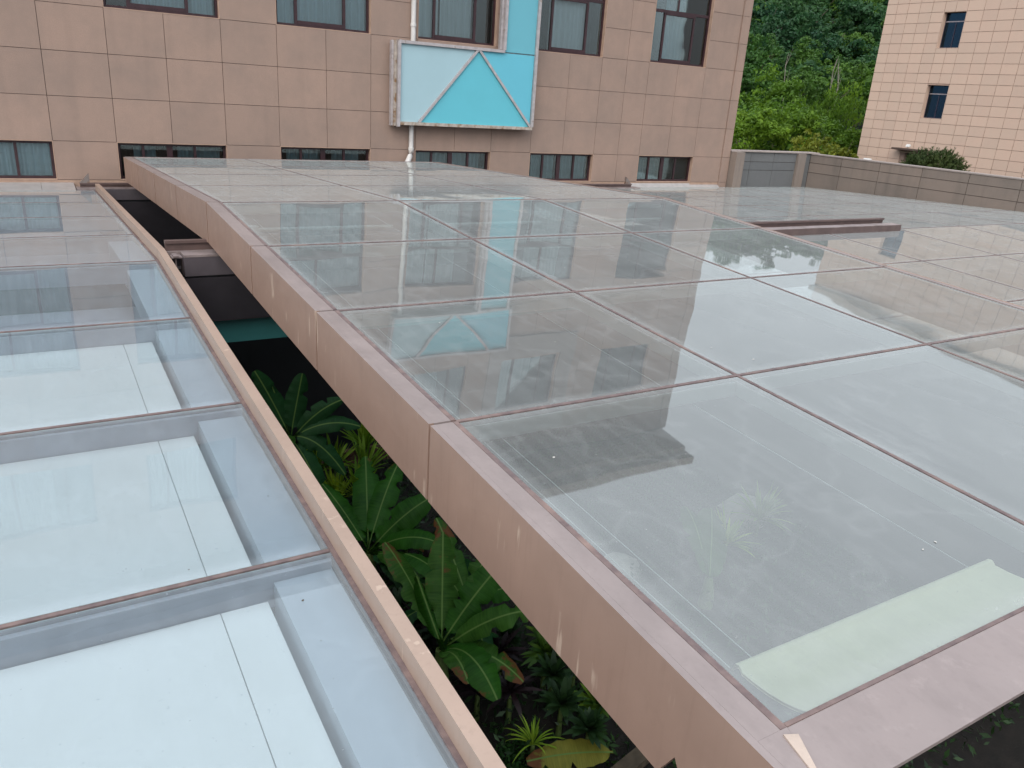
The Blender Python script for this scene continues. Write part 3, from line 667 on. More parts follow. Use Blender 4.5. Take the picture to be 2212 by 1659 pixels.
# --- fixed roof on the left
LF = thing('fixed_skylight', (0.0, 9.3, -2.4), 'lower fixed glass roof over white blinds, at the left of the open gap', 'skylight', 'fixed glass roofs')
LROWS = ROWS + [1.588, -0.35]
LX = [-5.6, -3.30, -1.15, 1.150]
for j in range(len(LROWS) - 1):
    y1, y0 = LROWS[j], LROWS[j + 1]
    for i in range(3):
        pane(LX[i] + 0.021, LX[i + 1] - (0.004 if i == 2 else 0.021), y0 + 0.021, y1 - 0.021, z_fix, LF, ('clear_roof_glass', 'glass_under', 'glass_edge'))
        if j: seal_cross(LX[i] + 0.013, LX[i + 1] - (0.002 if i == 2 else 0.013), y1, z_fix, LF)
    for i in (1, 2): seal_long(LX[i], y0, y1, z_fix, LF)
    # edge frame: kerb with rounded nose, and the bead along the glass
    MB().slab(1.166, 1.238, y0 + (0.0 if j else 0.0), y1 - (0.004 if j == 3 else 0.0), z_fix, -0.36, 0.125, 0).build('edge_frame', 'frame_peach', LF)
    MB().slab(1.140, 1.1655, y0, y1, z_fix, -0.03, 0.012, 0).build('edge_sealant', 'sealant', LF)
    # structure under the glass
    MB().slab(-5.5, 1.138, y1 - 0.05, y1 + 0.05, z_fix, -0.22, -0.031, 0).build('cross_beam', 'beam_lilac', LF)
    if j >= 3: MB().slab(0.835, 1.136, y0 + 0.052, y1 - 0.052, z_fix, -0.30, -0.075, 0).build('side_box', 'box_pale', LF)
    if j >= 5:
        MB().slab(-2.0, 0.568, y0 + 0.056, y1 - 0.056, z_fix, -0.19, -0.175, 0).build('blind_panel', 'blind_white', LF)
        MB().slab(0.573, 0.80, y0 + 0.056, y1 - 0.056, z_fix, -0.19, -0.175, 0).build('blind_panel', 'blind_white', LF)
        MB().slab(-2.0, 0.834, y0 + 0.054, y1 - 0.054, z_fix, -0.32, -0.30, 0).build('soffit_board', 'beam_lilac', LF)
    elif j == 4:
        MB().slab(-2.0, 0.82, y0 + 0.056, y1 - 0.056, z_fix, -0.75, -0.73, 0).build('soffit_board', 'beam_lilac', LF)
    else:
        MB().slab(-2.0, 1.13, y0 + 0.056, y1 - 0.056, z_fix, -0.75, -0.73, 0).build('soffit_board', 'beam_lilac', LF)

# --- fixed roof on the right
RF = thing('fixed_skylight', (15.0, 9.3, -2.4), 'wide fixed glass roof spreading right of the raised panel to the parapet', 'skylight', 'fixed glass roofs')
RX = [7.80, 9.95, 12.10, 14.25, 16.40, 18.55, 20.70, 21.97]
for j in range(len(LROWS) - 1):
    y1, y0 = LROWS[j], LROWS[j + 1]
    for i in range(len(RX) - 1):
        if RX[i] > 20 and False: continue
        ytop = y1 - 0.021 if j else (17.49 if RX[i] < 14 else 17.895 if RX[i] < 18 else 17.955)
        pane(RX[i] + 0.021, RX[i + 1] - 0.021, y0 + 0.021, ytop, z_fix, RF)
    if j: 
        seal_cross(RX[0], RX[-1], y1, z_fix, RF)
    MB().slab(7.8, 21.9, y1 - 0.05, y1 + 0.05, z_fix, -0.22, -0.031, 0).build('cross_beam', 'beam_lilac', RF)
for x in RX[1:-1]:
    for j in range(len(LROWS) - 1):
        seal_long(x, LROWS[j + 1], LROWS[j], z_fix, RF)
        MB().slab(x - 0.035, x + 0.035, LROWS[j + 1] + 0.051, LROWS[j] - 0.051, z_fix, -0.20, -0.031, 0).build('long_beam', 'beam_lilac', RF)
for (ya, yb) in ((-0.35, YRIDGE), (YRIDGE, 17.3)):
    MB().slab(7.72, 7.80, ya, yb, z_fix, -0.3, 0.04, 0).build('edge_frame', 'frame_top', RF)

# ------------------------------------------------------------------ tracks
TR = thing('sliding_track', (7.7, 9.3, -2.0), 'brown steel track along the roof ridge, running out right of the raised panel', 'track', 'sliding tracks')
MB().box(1.26, 13.95, 9.44, 9.52, -1.815, -1.785).box(1.26, 13.95, 9.47, 9.49, -1.90, -1.816).build('rail', 'rail_brown', TR)
MB().box(7.6, 14.13, 9.19, 9.40, -1.875, -1.868).build('cover_plate', 'rail_grey', TR)
MB().box(7.6, 14.13, 9.185, 9.20, -2.0, -1.8755).box(7.6, 14.12, 9.39, 9.40, -2.0, -1.876).box(14.12, 14.128, 9.20, 9.40, -2.0, -1.876).build('side_plate', 'rail_brown', TR)
MB().box(1.26, 7.59, 9.42, 9.54, -1.93, -1.90).build('bed_plate', 'rail_grey', TR)
MB().box(1.29, 1.40, 9.26, 9.46, -1.945, -1.931).box(1.31, 1.36, 9.24, 9.40, -1.930, -1.915).box(1.33, 1.345, 9.30, 9.32, -2.25, -1.946).build('end_clip', 'rail_grey', TR)
MB().box(1.40, 7.59, 9.14, 9.41, -1.915, -1.89).build('beam_cover', 'rail_grey', TR)
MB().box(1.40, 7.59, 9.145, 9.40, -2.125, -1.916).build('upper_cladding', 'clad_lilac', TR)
MB().box(1.41, 7.59, 9.17, 9.40, -2.150, -2.126).build('shadow_gap', 'clad_unlit_deep', TR)
MB().box(1.40, 7.59, 9.15, 9.40, -2.66, -2.151).build('lower_cladding', 'clad_unlit', TR)
gr = thing('glass_balustrade', (4.4, 9.27, -2.96), 'dark teal glass panel hanging below the ridge beam in the gap', 'glass panel')
MB().box(1.42, 7.55, 9.26, 9.275, -2.96, -2.665).build('panel', 'teal_glass', gr)
MB().box(1.475, 1.49, 9.24, 9.255, -2.96, -2.60).build('post', 'clad_unlit_deep', gr)

WT = thing('sliding_track', (7.7, 17.7, -2.35), 'brown steel track at the foot of the stone wall with triangular end stops', 'track', 'sliding tracks')
MB().box(0.86, 14.66, 17.50, 17.78, -2.34, -2.25).build('bed_plate', 'rail_grey', WT)
MB().box(0.93, 14.45, 17.62, 17.70, -2.195, -2.165).box(0.93, 14.45, 17.65, 17.67, -2.249, -2.196).build('rail', 'rail_brown', WT)
def stop(x0, x1, high):
    b = MB(); zt, zb = -1.98, -2.164
    hx = x1 if high else x0
    v = [(x0, 17.62, zb), (x1, 17.62, zb), (hx, 17.62, zt), (x0, 17.70, zb), (x1, 17.70, zb), (hx, 17.70, zt)]
    b.add(v, [(0, 1, 2), (5, 4, 3), (0, 3, 4, 1), (1, 4, 5, 2), (2, 5, 3, 0)])
    b.build('end_stop', 'bracket', WT)
stop(0.93, 1.10, True); stop(14.24, 14.42, False)
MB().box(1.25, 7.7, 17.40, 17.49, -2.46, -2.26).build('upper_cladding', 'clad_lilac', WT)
MB().box(1.25, 7.7, 17.42, 17.49, -2.50, -2.461).build('shadow_gap', 'clad_unlit_deep', WT)
MB().box(1.25, 7.7, 17.40, 17.49, GROUND, -2.501).build('lower_cladding', 'clad_unlit', WT)
fl = thing('roof_flashing', (-2.5, 17.8, -2.3), 'pale metal flashing along the foot of the wall under the leftmost window', 'flashing', 'flashings')
MB().slab(-6.2, 0.28, 17.31, 17.99, lambda y: -2.262 + (y - 17.3) * 0.09, -0.02, 0.0).build('sheet', 'flashing', fl)
MB().slab(0.285, 0.84, 17.31, 17.99, lambda y: -2.262 + (y - 17.3) * 0.09, -0.02, 0.0).build('sheet', 'flashing', fl)
fr_ = thing('roof_flashing', (16.5, 17.8, -2.3), 'pale metal flashing along the foot of the wall below the rightmost window', 'flashing', 'flashings')
MB().slab(14.68, 16.9, 17.90, 17.99, lambda y: -2.285 + (y - 17.90) * 1.1, -0.02, 0.0).build('sheet', 'flashing', fr_)
MB().slab(16.905, 18.05, 17.90, 17.99, lambda y: -2.285 + (y - 17.90) * 0.7, -0.02, 0.0).build('sheet', 'flashing', fr_)

# ------------------------------------------------------------------ courtyard enclosure below the roof
cw = MB().box(-8, 22, 10.35, 10.5, GROUND, -2.3).box(7.70, 7.78, -0.4, 9.1, -2.6, -2.28).box(1.15, 1.23, -0.4, 9.1, -2.9, -2.44)  # first box: added so the opening under the ridge beam stays black
tag(cw.build('corridor_blackout_wall', 'clad_unlit_deep'), 'added dark wall keeping the open corridor below the ridge black', kind='structure')
lw = MB().box(-0.6, -0.4, -0.4, 10.3, GROUND, -2.75)
tag(lw.build('side_wall', 'clad_unlit'), 'dark side wall of the courtyard under the left roof', kind='structure')

# ------------------------------------------------------------------ parapet on the right
PW = thing('parapet_wall', (22.0, 12.0, -2.3), 'grey stone-panelled parapet wall edging the glass roof on the right', 'parapet')
core = MB().box(22.03, 22.33, -2.0, 18.3, -3.2, -1.28).box(18.5, 21.4, 18.01, 18.3, -3.2, -1.25).box(21.4, 22.03, 18.03, 18.3, -3.2, -1.255)
core.build('core', 'joint', PW)
YJ = [17.98, 16.78, 15.42, 14.05, 12.66, 11.27, 9.90, 8.50, 7.10, 5.7, 4.3, 2.9, 1.5, 0.1, -1.3]
for ya, yb in zip(YJ[1:], YJ[:-1]):
    for za, zb in ((-1.52, -1.27), (-1.82, -1.52), (-2.62, -1.82)):
        inst('stone_panel', tile_mesh(0.03, yb - ya - 0.016, zb - za - 0.014, 'tile_grey'), (22.015, (ya + yb) / 2, (za + zb) / 2), PW)
    inst('coping_stone', tile_mesh(0.36, yb - ya - 0.004, 0.035, 'cap_stone'), (22.165, (ya + yb) / 2, -1.252), PW)
XJ = [18.78, 19.28, 20.30, 21.33]
for xa, xb in zip(XJ[:-1], XJ[1:]):
    for za, zb in ((-1.53, -1.25), (-1.78, -1.53), (-2.66, -1.78)):
        inst('stone_panel', tile_mesh(xb - xa - 0.012, 0.03, zb - za - 0.012, 'tile_grey_shaded'), ((xa + xb) / 2, 17.995, (za + zb) / 2), PW)
MB().box(18.42, 18.77, 17.74, 18.3, -2.6, -1.245).build('end_pier', 'tile_grey', PW)
MB().box(21.34, 21.70, 17.90, 18.02, -2.6, -1.255).build('corner_pier', 'tile_grey', PW)
MB().box(21.703, 21.995, 17.985, 18.02, -2.6, -1.256).build('recess_shade_strip', 'tile_grey_shaded', PW)  # dark strip standing for the shaded recess beside the pier
MB().box(18.39, 22.35, 17.93, 18.33, -1.243, -1.205).build('coping_stone', 'cap_stone', PW)

# ------------------------------------------------------------------ pink tiled building on the right
RB = thing('pink_tiled_building', (46.0, 20.0, GROUND), 'pink stone-tiled building with small dark windows beyond the parapet', 'building')
XF = 40.0
RYC = [29.62, 29.01, 28.365, 27.70, 27.02, 26.35, 25.775, 25.18, 24.35, 23.64, 22.85, 22.07, 21.35, 20.6]
RZ = [5.07 + 0.4715 * 2 - 0.4715 * k for k in range(20)]
RW = [(25.18, 26.35, 3.42, 5.07), (25.18, 26.35, 0.12, 1.72)]
DOOR = (25.2, 26.75, -6.0, -1.66)
rb = MB()
ZALL = [GROUND - 1, -1.66, 0.12, 1.72, 3.42, 5.07, 9.4]
rb.box(XF + 0.024, XF + 0.6, 26.75, 29.60, GROUND - 1, 9.4).box(XF + 0.024, XF + 0.6, 4.0, 25.18, GROUND - 1, 9.4)
rb.box(XF + 0.0245, XF + 0.6, 26.35, 26.749, -1.66, 9.4)
for za, zb in ((-1.66, 0.12), (1.72, 3.42), (5.07, 9.4)): rb.box(XF + 0.0245, XF + 0.6, 25.181, 26.349, za, zb)
rb.box(XF + 0.601, XF + 16, 4.0, 29.60, GROUND - 1, 9.4)
rwall = rb.build('wall', 'joint_pink', RB)
for ya, yb in zip(RYC[1:], RYC[:-1]):
    for zb, za in zip(RZ[:-1], RZ[1:]):
        ym, zm = (ya + yb) / 2, (za + zb) / 2
        sub = [(za, zb)]
        for (wy0, wy1, wz0, wz1) in RW + [DOOR]:
            if wy0 - 0.01 < ym < wy1 + 0.01:
                ns = []
                for (a, b) in sub:
                    if b <= wz0 + 0.01 or a >= wz1 - 0.01: ns.append((a, b)); continue
                    if a < wz0 - 0.06: ns.append((a, wz0))
                    if b > wz1 + 0.06: ns.append((wz1, b))
                sub = ns
        for (a, b) in sub:
            inst('stone_tile', tile_mesh(0.024, yb - ya - 0.022, b - a - 0.020, 'tile_pink'), (XF + 0.012, ym, (a + b) / 2), rwall)
far = MB()
yy = 20.6
while yy > 6:
    zz = 9.2
    while zz > -3: far.box(XF, XF + 0.0235, yy - 0.76, yy - 0.02, zz - 0.455, zz); zz -= 0.4715
    yy -= 0.78
zz = 9.2
while zz > 6.3:
    for ya, yb in zip(RYC[1:], RYC[:-1]): far.box(XF, XF + 0.0235, ya + 0.011, yb - 0.011, zz - 0.455, zz)
    zz -= 0.4715
tag(far.build('tile_field', 'tile_pink', RB), kind='stuff')
for k, (y0, y1, z0, z1) in enumerate(RW):
    f = MB(); xw = XF + 0.26; fw = 0.05
    f.box(xw, xw + 0.06, y0, y0 + fw, z0, z1).box(xw, xw + 0.06, y1 - fw, y1, z0, z1)
    f.box(xw + 0.001, xw + 0.059, y0 + fw, y1 - fw, z0, z0 + fw).box(xw + 0.001, xw + 0.059, y0 + fw, y1 - fw, z1 - fw, z1)
    f.box(xw + 0.002, xw + 0.058, y0 + 0.55, y0 + 0.60, z0 + fw, z1 - 0.5)
    wn = f.build('window', 'frame_navy', RB)
    MB().box(xw - 0.004, xw + 0.05, y0 + fw, y1 - fw, z1 - 0.45, z1 - 0.40).build('transom', 'pale_bar', wn)
    MB().box(xw + 0.02, xw + 0.03, y0 + fw, y1 - fw, z0 + fw, z1 - 0.45).build('pane', 'blue_glass', wn)
    MB().box(xw + 0.02, xw + 0.03, y0 + fw, y1 - fw, z1 - 0.40, z1 - fw).build('pane', 'blue_glass', wn)
    MB().box(xw + 0.25, xw + 0.3, y0 - 0.1, y1 + 0.1, z0 - 0.1, z1 + 0.1).build('room', 'room_dark', wn)
    r_ = MB().box(XF + 0.001, xw, y0 - 0.001, y0 + 0.014, z0, z1).box(XF + 0.001, xw, y1 - 0.014, y1 + 0.001, z0, z1).box(XF + 0.002, xw, y0 + 0.014, y1 - 0.014, z0 - 0.001, z0 + 0.014).box(XF + 0.002, xw, y0 + 0.014, y1 - 0.014, z1 - 0.014, z1 + 0.001)
    r_.build('reveal', 'tile_pink', wn)
MB().box(XF - 0.55, XF + 0.02, 25.3, 27.22, -1.50, -1.42).build('canopy', 'joint', RB)
MB().box(XF + 0.22, XF + 0.26, 25.2, 26.75, -6.0, -1.67).build('door', 'room_dark', RB)
MB().box(XF - 0.3, XF + 16.2, 3.9, 29.75, 9.41, 9.75).build('roof_edge', 'tile_grey', RB)
def flood(name, loc, label, s=1.0):
    o = thing(name, loc, label, 'lamp'); x, y, z = loc
    MB().tube([(x, y, z), (x, y, z + 0.16 * s)], 0.03 * s, 8).build('stem', 'steel', o)
    MB().add([(x - 0.16 * s, y - 0.2 * s, z + 0.12 * s), (x + 0.1 * s, y - 0.2 * s, z + 0.16 * s), (x + 0.1 * s, y + 0.2 * s, z + 0.16 * s), (x - 0.16 * s, y + 0.2 * s, z + 0.12 * s), (x - 0.05 * s, y - 0.18 * s, z + 0.36 * s), (x + 0.12 * s, y - 0.18 * s, z + 0.34 * s), (x + 0.12 * s, y + 0.18 * s, z + 0.34 * s), (x - 0.05 * s, y + 0.18 * s, z + 0.36 * s)], BF).build('housing', 'lamp_white', o, bevel=0.02)
flood('flood_lamp', (XF - 0.3, 26.45, -1.42), 'small grey lamp standing on the door canopy of the pink building', 0.6)
flood('flood_lamp', (31.0, 22.4, -1.98), 'small white lamp peeping over the parapet beside the pink building', 0.9)
MB_post = MB().tube([(31.0, 22.4, GROUND), (31.0, 22.4, -1.97)], 0.05, 8); MB_post.build('post', 'steel', bpy.data.objects['flood_lamp.001'])

# ------------------------------------------------------------------ trees
def leafquads(b, c, rad, n, size, rng, flat=0.75, droop=0.0, narrow=0.55, up=0.5):
    for _ in range(n):
        d = Vector((rng.gauss(0, 1), rng.gauss(0, 1), rng.gauss(0, 1))).normalized()
        p = c + Vector((d.x, d.y, d.z * flat)) * rad * (rng.random() ** 0.45)
        nrm = (d + Vector((rng.gauss(0, .6), rng.gauss(0, .6), up + rng.gauss(0, .5)))).normalized()
        a = nrm.cross(Vector((rng.gauss(0, 1), rng.gauss(0, 1), rng.gauss(0, 1)))).normalized()
        if droop: a = (a + Vector((0, 0, -droop))).normalized()
        s2 = size * rng.uniform(0.6, 1.35); t_ = nrm.cross(a).normalized() * s2 * narrow
        a = a * s2
        k = len(b.v)
        b.v += [tuple(p - a * 0.5), tuple(p + t_ * 0.5), tuple(p + a * 0.5), tuple(p - t_ * 0.5)]
        b.f.append((k, k + 1, k + 2, k + 3)); b.m.append(0)
def crown_mesh(name, seed, rx, rz, clumps, per, size, mat_, droop=0.0, narrow=0.55, cr=0.34, lobes=5):
    rng = random.Random(seed); b = MB()
    lob = [(Vector((rng.uniform(-.55, .55) * rx, rng.uniform(-.55, .55) * rx, rng.uniform(-.6, .55) * rz)), rng.uniform(0.4, 0.62)) for _ in range(lobes)]
    for i in range(clumps):
        lc, lr = lob[i % lobes]
        d = Vector((rng.gauss(0, 1), rng.gauss(0, 1), rng.gauss(0, 1) + 0.25)).normalized()
        r = rng.uniform(0.55, 1.0) * lr
        c = lc + Vector((d.x * rx * r, d.y * rx * r, d.z * rz * r))
        leafquads(b, c, rx * cr * rng.uniform(0.5, 1.0) * lr * 1.6, per, size, rng, 0.7, droop, narrow)
    me = bpy.data.meshes.new(name); me.from_pydata(b.v, [], b.f); me.materials.append(MATS[mat_]); return me
def trunk_mesh(name, seed, h, r0, limbs, mat_, spread=0.35):
    rng = random.Random(seed); b = MB()
    pts = [(0, 0, 0)]; x = y = 0
    for k in range(1, 6):
        x += rng.uniform(-.04, .04) * h; y += rng.uniform(-.04, .04) * h; pts.append((x, y, h * k / 5))
    b.tube(pts, [r0 * (1 - 0.14 * k) for k in range(6)], 8)
    for k in range(limbs):
        t_ = rng.uniform(0.45, 0.95); i = min(4, int(t_ * 5)); p = Vector(pts[i]); an = rng.uniform(0, 6.28)
        q = p + Vector((math.cos(an) * spread * h, math.sin(an) * spread * h, h * rng.uniform(.2, .4)))
        mdl = (p + q) / 2 + Vector((0, 0, -0.03 * h)); b.tube([p, mdl, q], [r0 * .45, r0 * .3, r0 * .1], 6)
    me = bpy.data.meshes.new(name); me.from_pydata(b.v, [], b.f); me.materials.append(MATS[mat_])
    for pl in me.polygons: pl.use_smooth = True
    return me
KIND = {
 'lime': [crown_mesh('crown_lime', s, 3.4, 2.9, 110, 48, 0.27, 'leaf_lime', 0.2, 0.5, 0.26, 8) for s in (1, 2, 3)],
 'green': [crown_mesh('crown_green', s, 3.6, 3.5, 110, 46, 0.34, 'leaf_green', 0.15, 0.55, 0.26, 8) for s in (4, 5, 6)],
 'dark': [crown_mesh('crown_dark', s, 4.6, 4.4, 110, 42, 0.50, 'leaf_dark', 0.0, 0.55, 0.26, 8) for s in (7, 8, 9)],
 'yellow': [crown_mesh('crown_yellow', s, 1.5, 1.6, 50, 26, 0.24, 'leaf_yellow', 0.2, 0.5) for s in (10,)],
 'willow': [crown_mesh('crown_willow', s, 3.0, 3.6, 120, 34, 0.34, 'leaf_lime', 1.3, 0.3) for s in (11,)],
}
TRUNK = {'lime': trunk_mesh('trunk_a', 1, 5, 0.16, 6, 'bark'), 'green': trunk_mesh('trunk_b', 2, 7, 0.2, 6, 'bark'), 'dark': trunk_mesh('trunk_c', 3, 8, 0.24, 6, 'bark'),
         'yellow': trunk_mesh('trunk_d', 4, 2.5, 0.07, 4, 'bark'), 'willow': trunk_mesh('trunk_e', 5, 6, 0.18, 6, 'bark')}
THT = {'lime': 5.0, 'green': 7.0, 'dark': 8.0, 'yellow': 2.5, 'willow': 6.0}
def tree(kind, x, y, zc, label, group=None, sc=1.0, var=0):
    """tree whose crown centre stands at height zc"""
    g = hill_z(x, y) if (y > 36) else GROUND
    o = thing(kind_name[kind], (x, y, g), label, 'tree', group)
    me = KIND[kind][var % len(KIND[kind])]
    inst('crown', me, (x, y, zc), o, random.uniform(0, 6.28), (sc, sc, sc * random.uniform(0.9, 1.1)))
    th = max(1.0, zc - g + 0.3)
    inst('trunk', TRUNK[kind], (x, y, g), o, random.uniform(0, 6.28), (sc, sc, th / THT[kind]))
kind_name = {'lime': 'broadleaf_tree', 'green': 'broadleaf_tree', 'dark': 'evergreen_tree', 'yellow': 'shrub', 'willow': 'willow_tree'}
def at(dx, dz, y): return (dx * y, y, dz * y)
FRONT = [(1.035, -0.058, 33, 'lime', 0.85, 'bright green tree crown against the corner of the stone building'),
         (1.10, -0.045, 35, 'lime', 1.0, 'bright yellow-green tree behind the parapet, second from the stone building'),
         (1.17, -0.062, 33.5, 'lime', 0.85, 'low bright green tree behind the middle of the parapet corner'),
         (1.235, -0.050, 36, 'lime', 0.9, 'light green tree behind the parapet between the two buildings'),
         (1.285, -0.022, 38, 'willow', 0.85, 'drooping yellow-green tree beside the left edge of the pink building'),
         (1.06, -0.012, 40, 'lime', 1.0, 'tall lime green tree rising behind the low front trees'),
         (1.33, -0.062, 33, 'lime', 0.6, 'small light green tree at the foot of the pink building')]
for k, (dx, dz, y, kd, sc, lb) in enumerate(FRONT): tree(kd, *at(dx, dz, y), lb, 'bright trees behind the parapet', sc, k)
tree('yellow', *at(1.215, -0.068, 27), 'small yellow-leaved shrub just above the parapet', None, 0.75)
tree('yellow', *at(1.30, -0.078, 25), 'wispy yellow shrub against the foot of the pink building', None, 0.55)
MID = [(1.01, 0.018, 52), (1.065, 0.035, 54), (1.12, 0.012, 50), (1.17, 0.035, 56), (1.225, 0.02, 52), (1.28, 0.045, 57), (1.335, 0.028, 53), (1.385, 0.05, 58), (1.04, 0.065, 60), (1.20, 0.075, 64), (1.14, 0.058, 60), (1.31, 0.085, 64)]
MIDL = ['green tree low on the hillside touching the stone building corner', 'green tree on the lower hillside just right of the stone building', 'green tree low on the hillside behind the second bright tree', 'darker tree on the lower hillside behind the middle bright trees', 'green tree low on the hillside above the drooping tree', 'green tree on the lower hillside left of the pink building edge', 'green tree low on the hillside cut by the pink building edge', 'dark tree on the lower hillside hidden behind the pink building edge', 'higher green tree on the lower hillside beside the stone building', 'higher green tree on the lower hillside in the middle of the view between the buildings', 'higher green tree on the lower hillside, left of the middle one', 'dark higher tree on the lower hillside beside the pink building']
for k, (dx, dz, y) in enumerate(MID): tree('green' if k % 4 != 3 else 'dark', *at(dx, dz, y), MIDL[k], 'trees low on the hillside', random.uniform(0.85, 1.15), k)
k = 0
for row, (y, dz, n) in enumerate([(66, 0.09, 9), (73, 0.125, 10), (80, 0.165, 11), (88, 0.20, 11), (97, 0.235, 12), (106, 0.268, 12), (115, 0.30, 12), (122, 0.325, 12)]):
    for i in range(n):
        dx = 0.90 + (1.52 - 0.90) * (i + 0.5 + random.uniform(-.3, .3)) / n
        yy = y + random.uniform(-3, 3)
        x = dx * yy
        tree('dark' if (k * 7) % 5 else 'green', x, yy, dz * yy + random.uniform(-1.2, 1.2), 'dark green tree in the dense wood high on the hillside', 'wood on the hillside', random.uniform(0.85, 1.25), k)
        k += 1
# bare pale trunks showing in the wood
for k, (dx, dz, y) in enumerate([(1.245, 0.045, 46), (1.262, 0.04, 46.5), (1.13, 0.045, 46)]):
    x, yy, z = at(dx, dz, y); o = thing('bare_tree', (x, yy, hill_z(x, yy)), ['leafless pale trunk forked in the wood near the pink building', 'thin leaning pale trunk right of the forked bare one', 'thin pale trunk in the middle of the wood'][k], 'tree')
    inst('trunk', trunk_mesh('bare_trunk', 30 + k, 4.6, 0.055, 3, 'bark_pale', 0.07), (x, yy, z - 2.5), o)
    MB().tube([(x, yy, hill_z(x, yy)), (x, yy, z - 2.45)], 0.055, 8).build('lower_trunk', 'bark_pale', o)
# shrub standing before the pink building
sh = thing('conifer_shrub', (34.7, 21.6, GROUND), 'round dark needle-leaved shrub in front of the pink building', 'shrub')
rng = random.Random(5); b = MB(); SC = Vector((34.7, 21.6, -2.25))
for i in range(1500):
    an = rng.uniform(0, 6.28); el = math.acos(rng.uniform(-0.3, 1)); d = Vector((math.cos(an) * math.sin(el), math.sin(an) * math.sin(el), math.cos(el)))
    lump = 1 + 0.13 * math.sin(3 * an + 1) + 0.1 * math.sin(5 * an)
    c = SC + Vector((d.x * 1.28 * lump, d.y * 1.28 * lump, d.z * 1.02)) * (rng.random() ** 0.4)
    ax = (d + Vector((0, 0, 0.8))).normalized(); tip = c + ax * rng.uniform(0.10, 0.30)
    for q in range(16):
        tt = rng.random(); p = c.lerp(tip, tt); side = ax.cross(Vector((rng.gauss(0, 1), rng.gauss(0, 1), rng.gauss(0, 1)))).normalized()
        e = p + (side * 0.75 + ax * 0.7) * 0.12; wv = ax.cross(side).normalized() * 0.017
        kk = len(b.v); b.v += [tuple(p - wv), tuple(p + wv), tuple(e)]; b.f.append((kk, kk + 1, kk + 2)); b.m.append(0)
b.build('foliage', 'leaf_pine', sh)
MB().tube([(34.7, 21.6, GROUND), (34.7, 21.6, -2.0)], [0.12, 0.05], 8).build('stem', 'bark', sh)

# ------------------------------------------------------------------ courtyard planting
def banana_leaf(base, tip, width, parent, mat_='banana_green', arch=0.12, face=(0, -0.4, 1), seed=0, fold=0.17, stalk=0.16, tears=3):
    rng = random.Random(seed); base, tip = Vector(base), Vector(tip); Ln = (tip - base).length
    up = Vector(face).normalized(); nseg = 26; b = MB(); uv = []
    def cpt(t_): return base.lerp(tip, t_) + Vector((0, 0, 1)) * (4 * arch * Ln * t_ * (1 - t_)) 
    tear = [rng.uniform(0.3, 0.95) for _ in range(tears)]; tside = [rng.choice((-1, 1)) for _ in range(tears)]
    rows_ = []
    for i in range(nseg + 1):
        t_ = i / nseg; c = cpt(t_); tg = (cpt(min(1, t_ + 0.01)) - cpt(max(0, t_ - 0.01))).normalized()
        sd_ = tg.cross(up).normalized(); nn = sd_.cross(tg)
        q = max(0.0, (t_ - stalk) / (1 - stalk)); prof = (max(0.0, math.sin(math.pi * min(1, 0.03 + 0.955 * q ** 0.85)))) ** 0.5 if q > 0 else 0
        if t_ < stalk: prof = 0.0
        ring = []
        for u in (0.0, 0.17, 0.34, 0.47, 0.5, 0.53, 0.66, 0.83, 1.0):
            s_ = (u - 0.5) * 2; wv = width / 2 * prof
            if abs(s_) > 0.3:
                for tp, ts in zip(tear, tside):
                    if s_ * ts > 0 and abs(t_ - tp) < 0.022: wv *= 0.55
                wv *= 1 + 0.022 * math.sin(t_ * 19 + seed + s_)
            off = max(abs(s_) * wv, 0.010) * (1 if s_ >= 0 else -1) if s_ else 0
            z_ = -fold * width * s_ * s_ * prof + 0.012 * math.sin(t_ * 46 + s_ * 3 + seed) * abs(s_) * prof * (width / 0.3) + fold * 0.6 * width * abs(s_) * (1 - t_)
            ring.append(c + sd_ * off + nn * z_); uv.append((u, t_))
        rows_.append(ring)
    b.v = [tuple(p) for r_ in rows_ for p in r_]; n = 9
    for i in range(nseg):
        for k in range(n - 1): b.smooth.add(len(b.f)); b.f.append((i * n + k, i * n + k + 1, (i + 1) * n + k + 1, (i + 1) * n + k)); b.m.append(0)
    return b.build('leaf', mat_, parent, uv=uv)
def banana(base, label, leaves, mat_='banana_green', seed=0):
    o = thing('banana_plant', (base[0], base[1], GROUND), label, 'plant', 'banana plants in the courtyard')
    bx = Vector(base)
    MB().tube([(bx.x + 0.05, bx.y + 0.03, GROUND), (bx.x + 0.02, bx.y, (GROUND + bx.z) / 2), bx], [0.09, 0.075, 0.045], 10).build('stem', 'banana_stem', o)
    rg = random.Random(900 + seed)
    for k in range(4 if seed < 5 else 0):     # older leaves hanging under the crown
        an = rg.uniform(0, 6.28); Lh = rg.uniform(0.5, 0.85)
        leaves.append((bx + Vector((math.cos(an) * Lh, math.sin(an) * Lh, rg.uniform(-0.35, 0.12))), rg.uniform(0.2, 0.3), {'arch': rg.uniform(0.12, 0.26), 'face': (0, 0, 1), 'tears': rg.randint(3, 7), 'mat_': rg.choice(('banana_dark', 'banana_dark', 'banana_brown'))}))
    for k, lf in enumerate(leaves):
        tip, wd = lf[0], lf[1]; kw = lf[2] if len(lf) > 2 else {}
        kw.setdefault('seed', seed * 10 + k); kw.setdefault('mat_', mat_)
        banana_leaf(bx + Vector((random.uniform(-.02, .02), random.uniform(-.02, .02), random.uniform(-0.05, 0.02))), tip, wd, o, **kw)
    return o
BR = 'banana_brown'
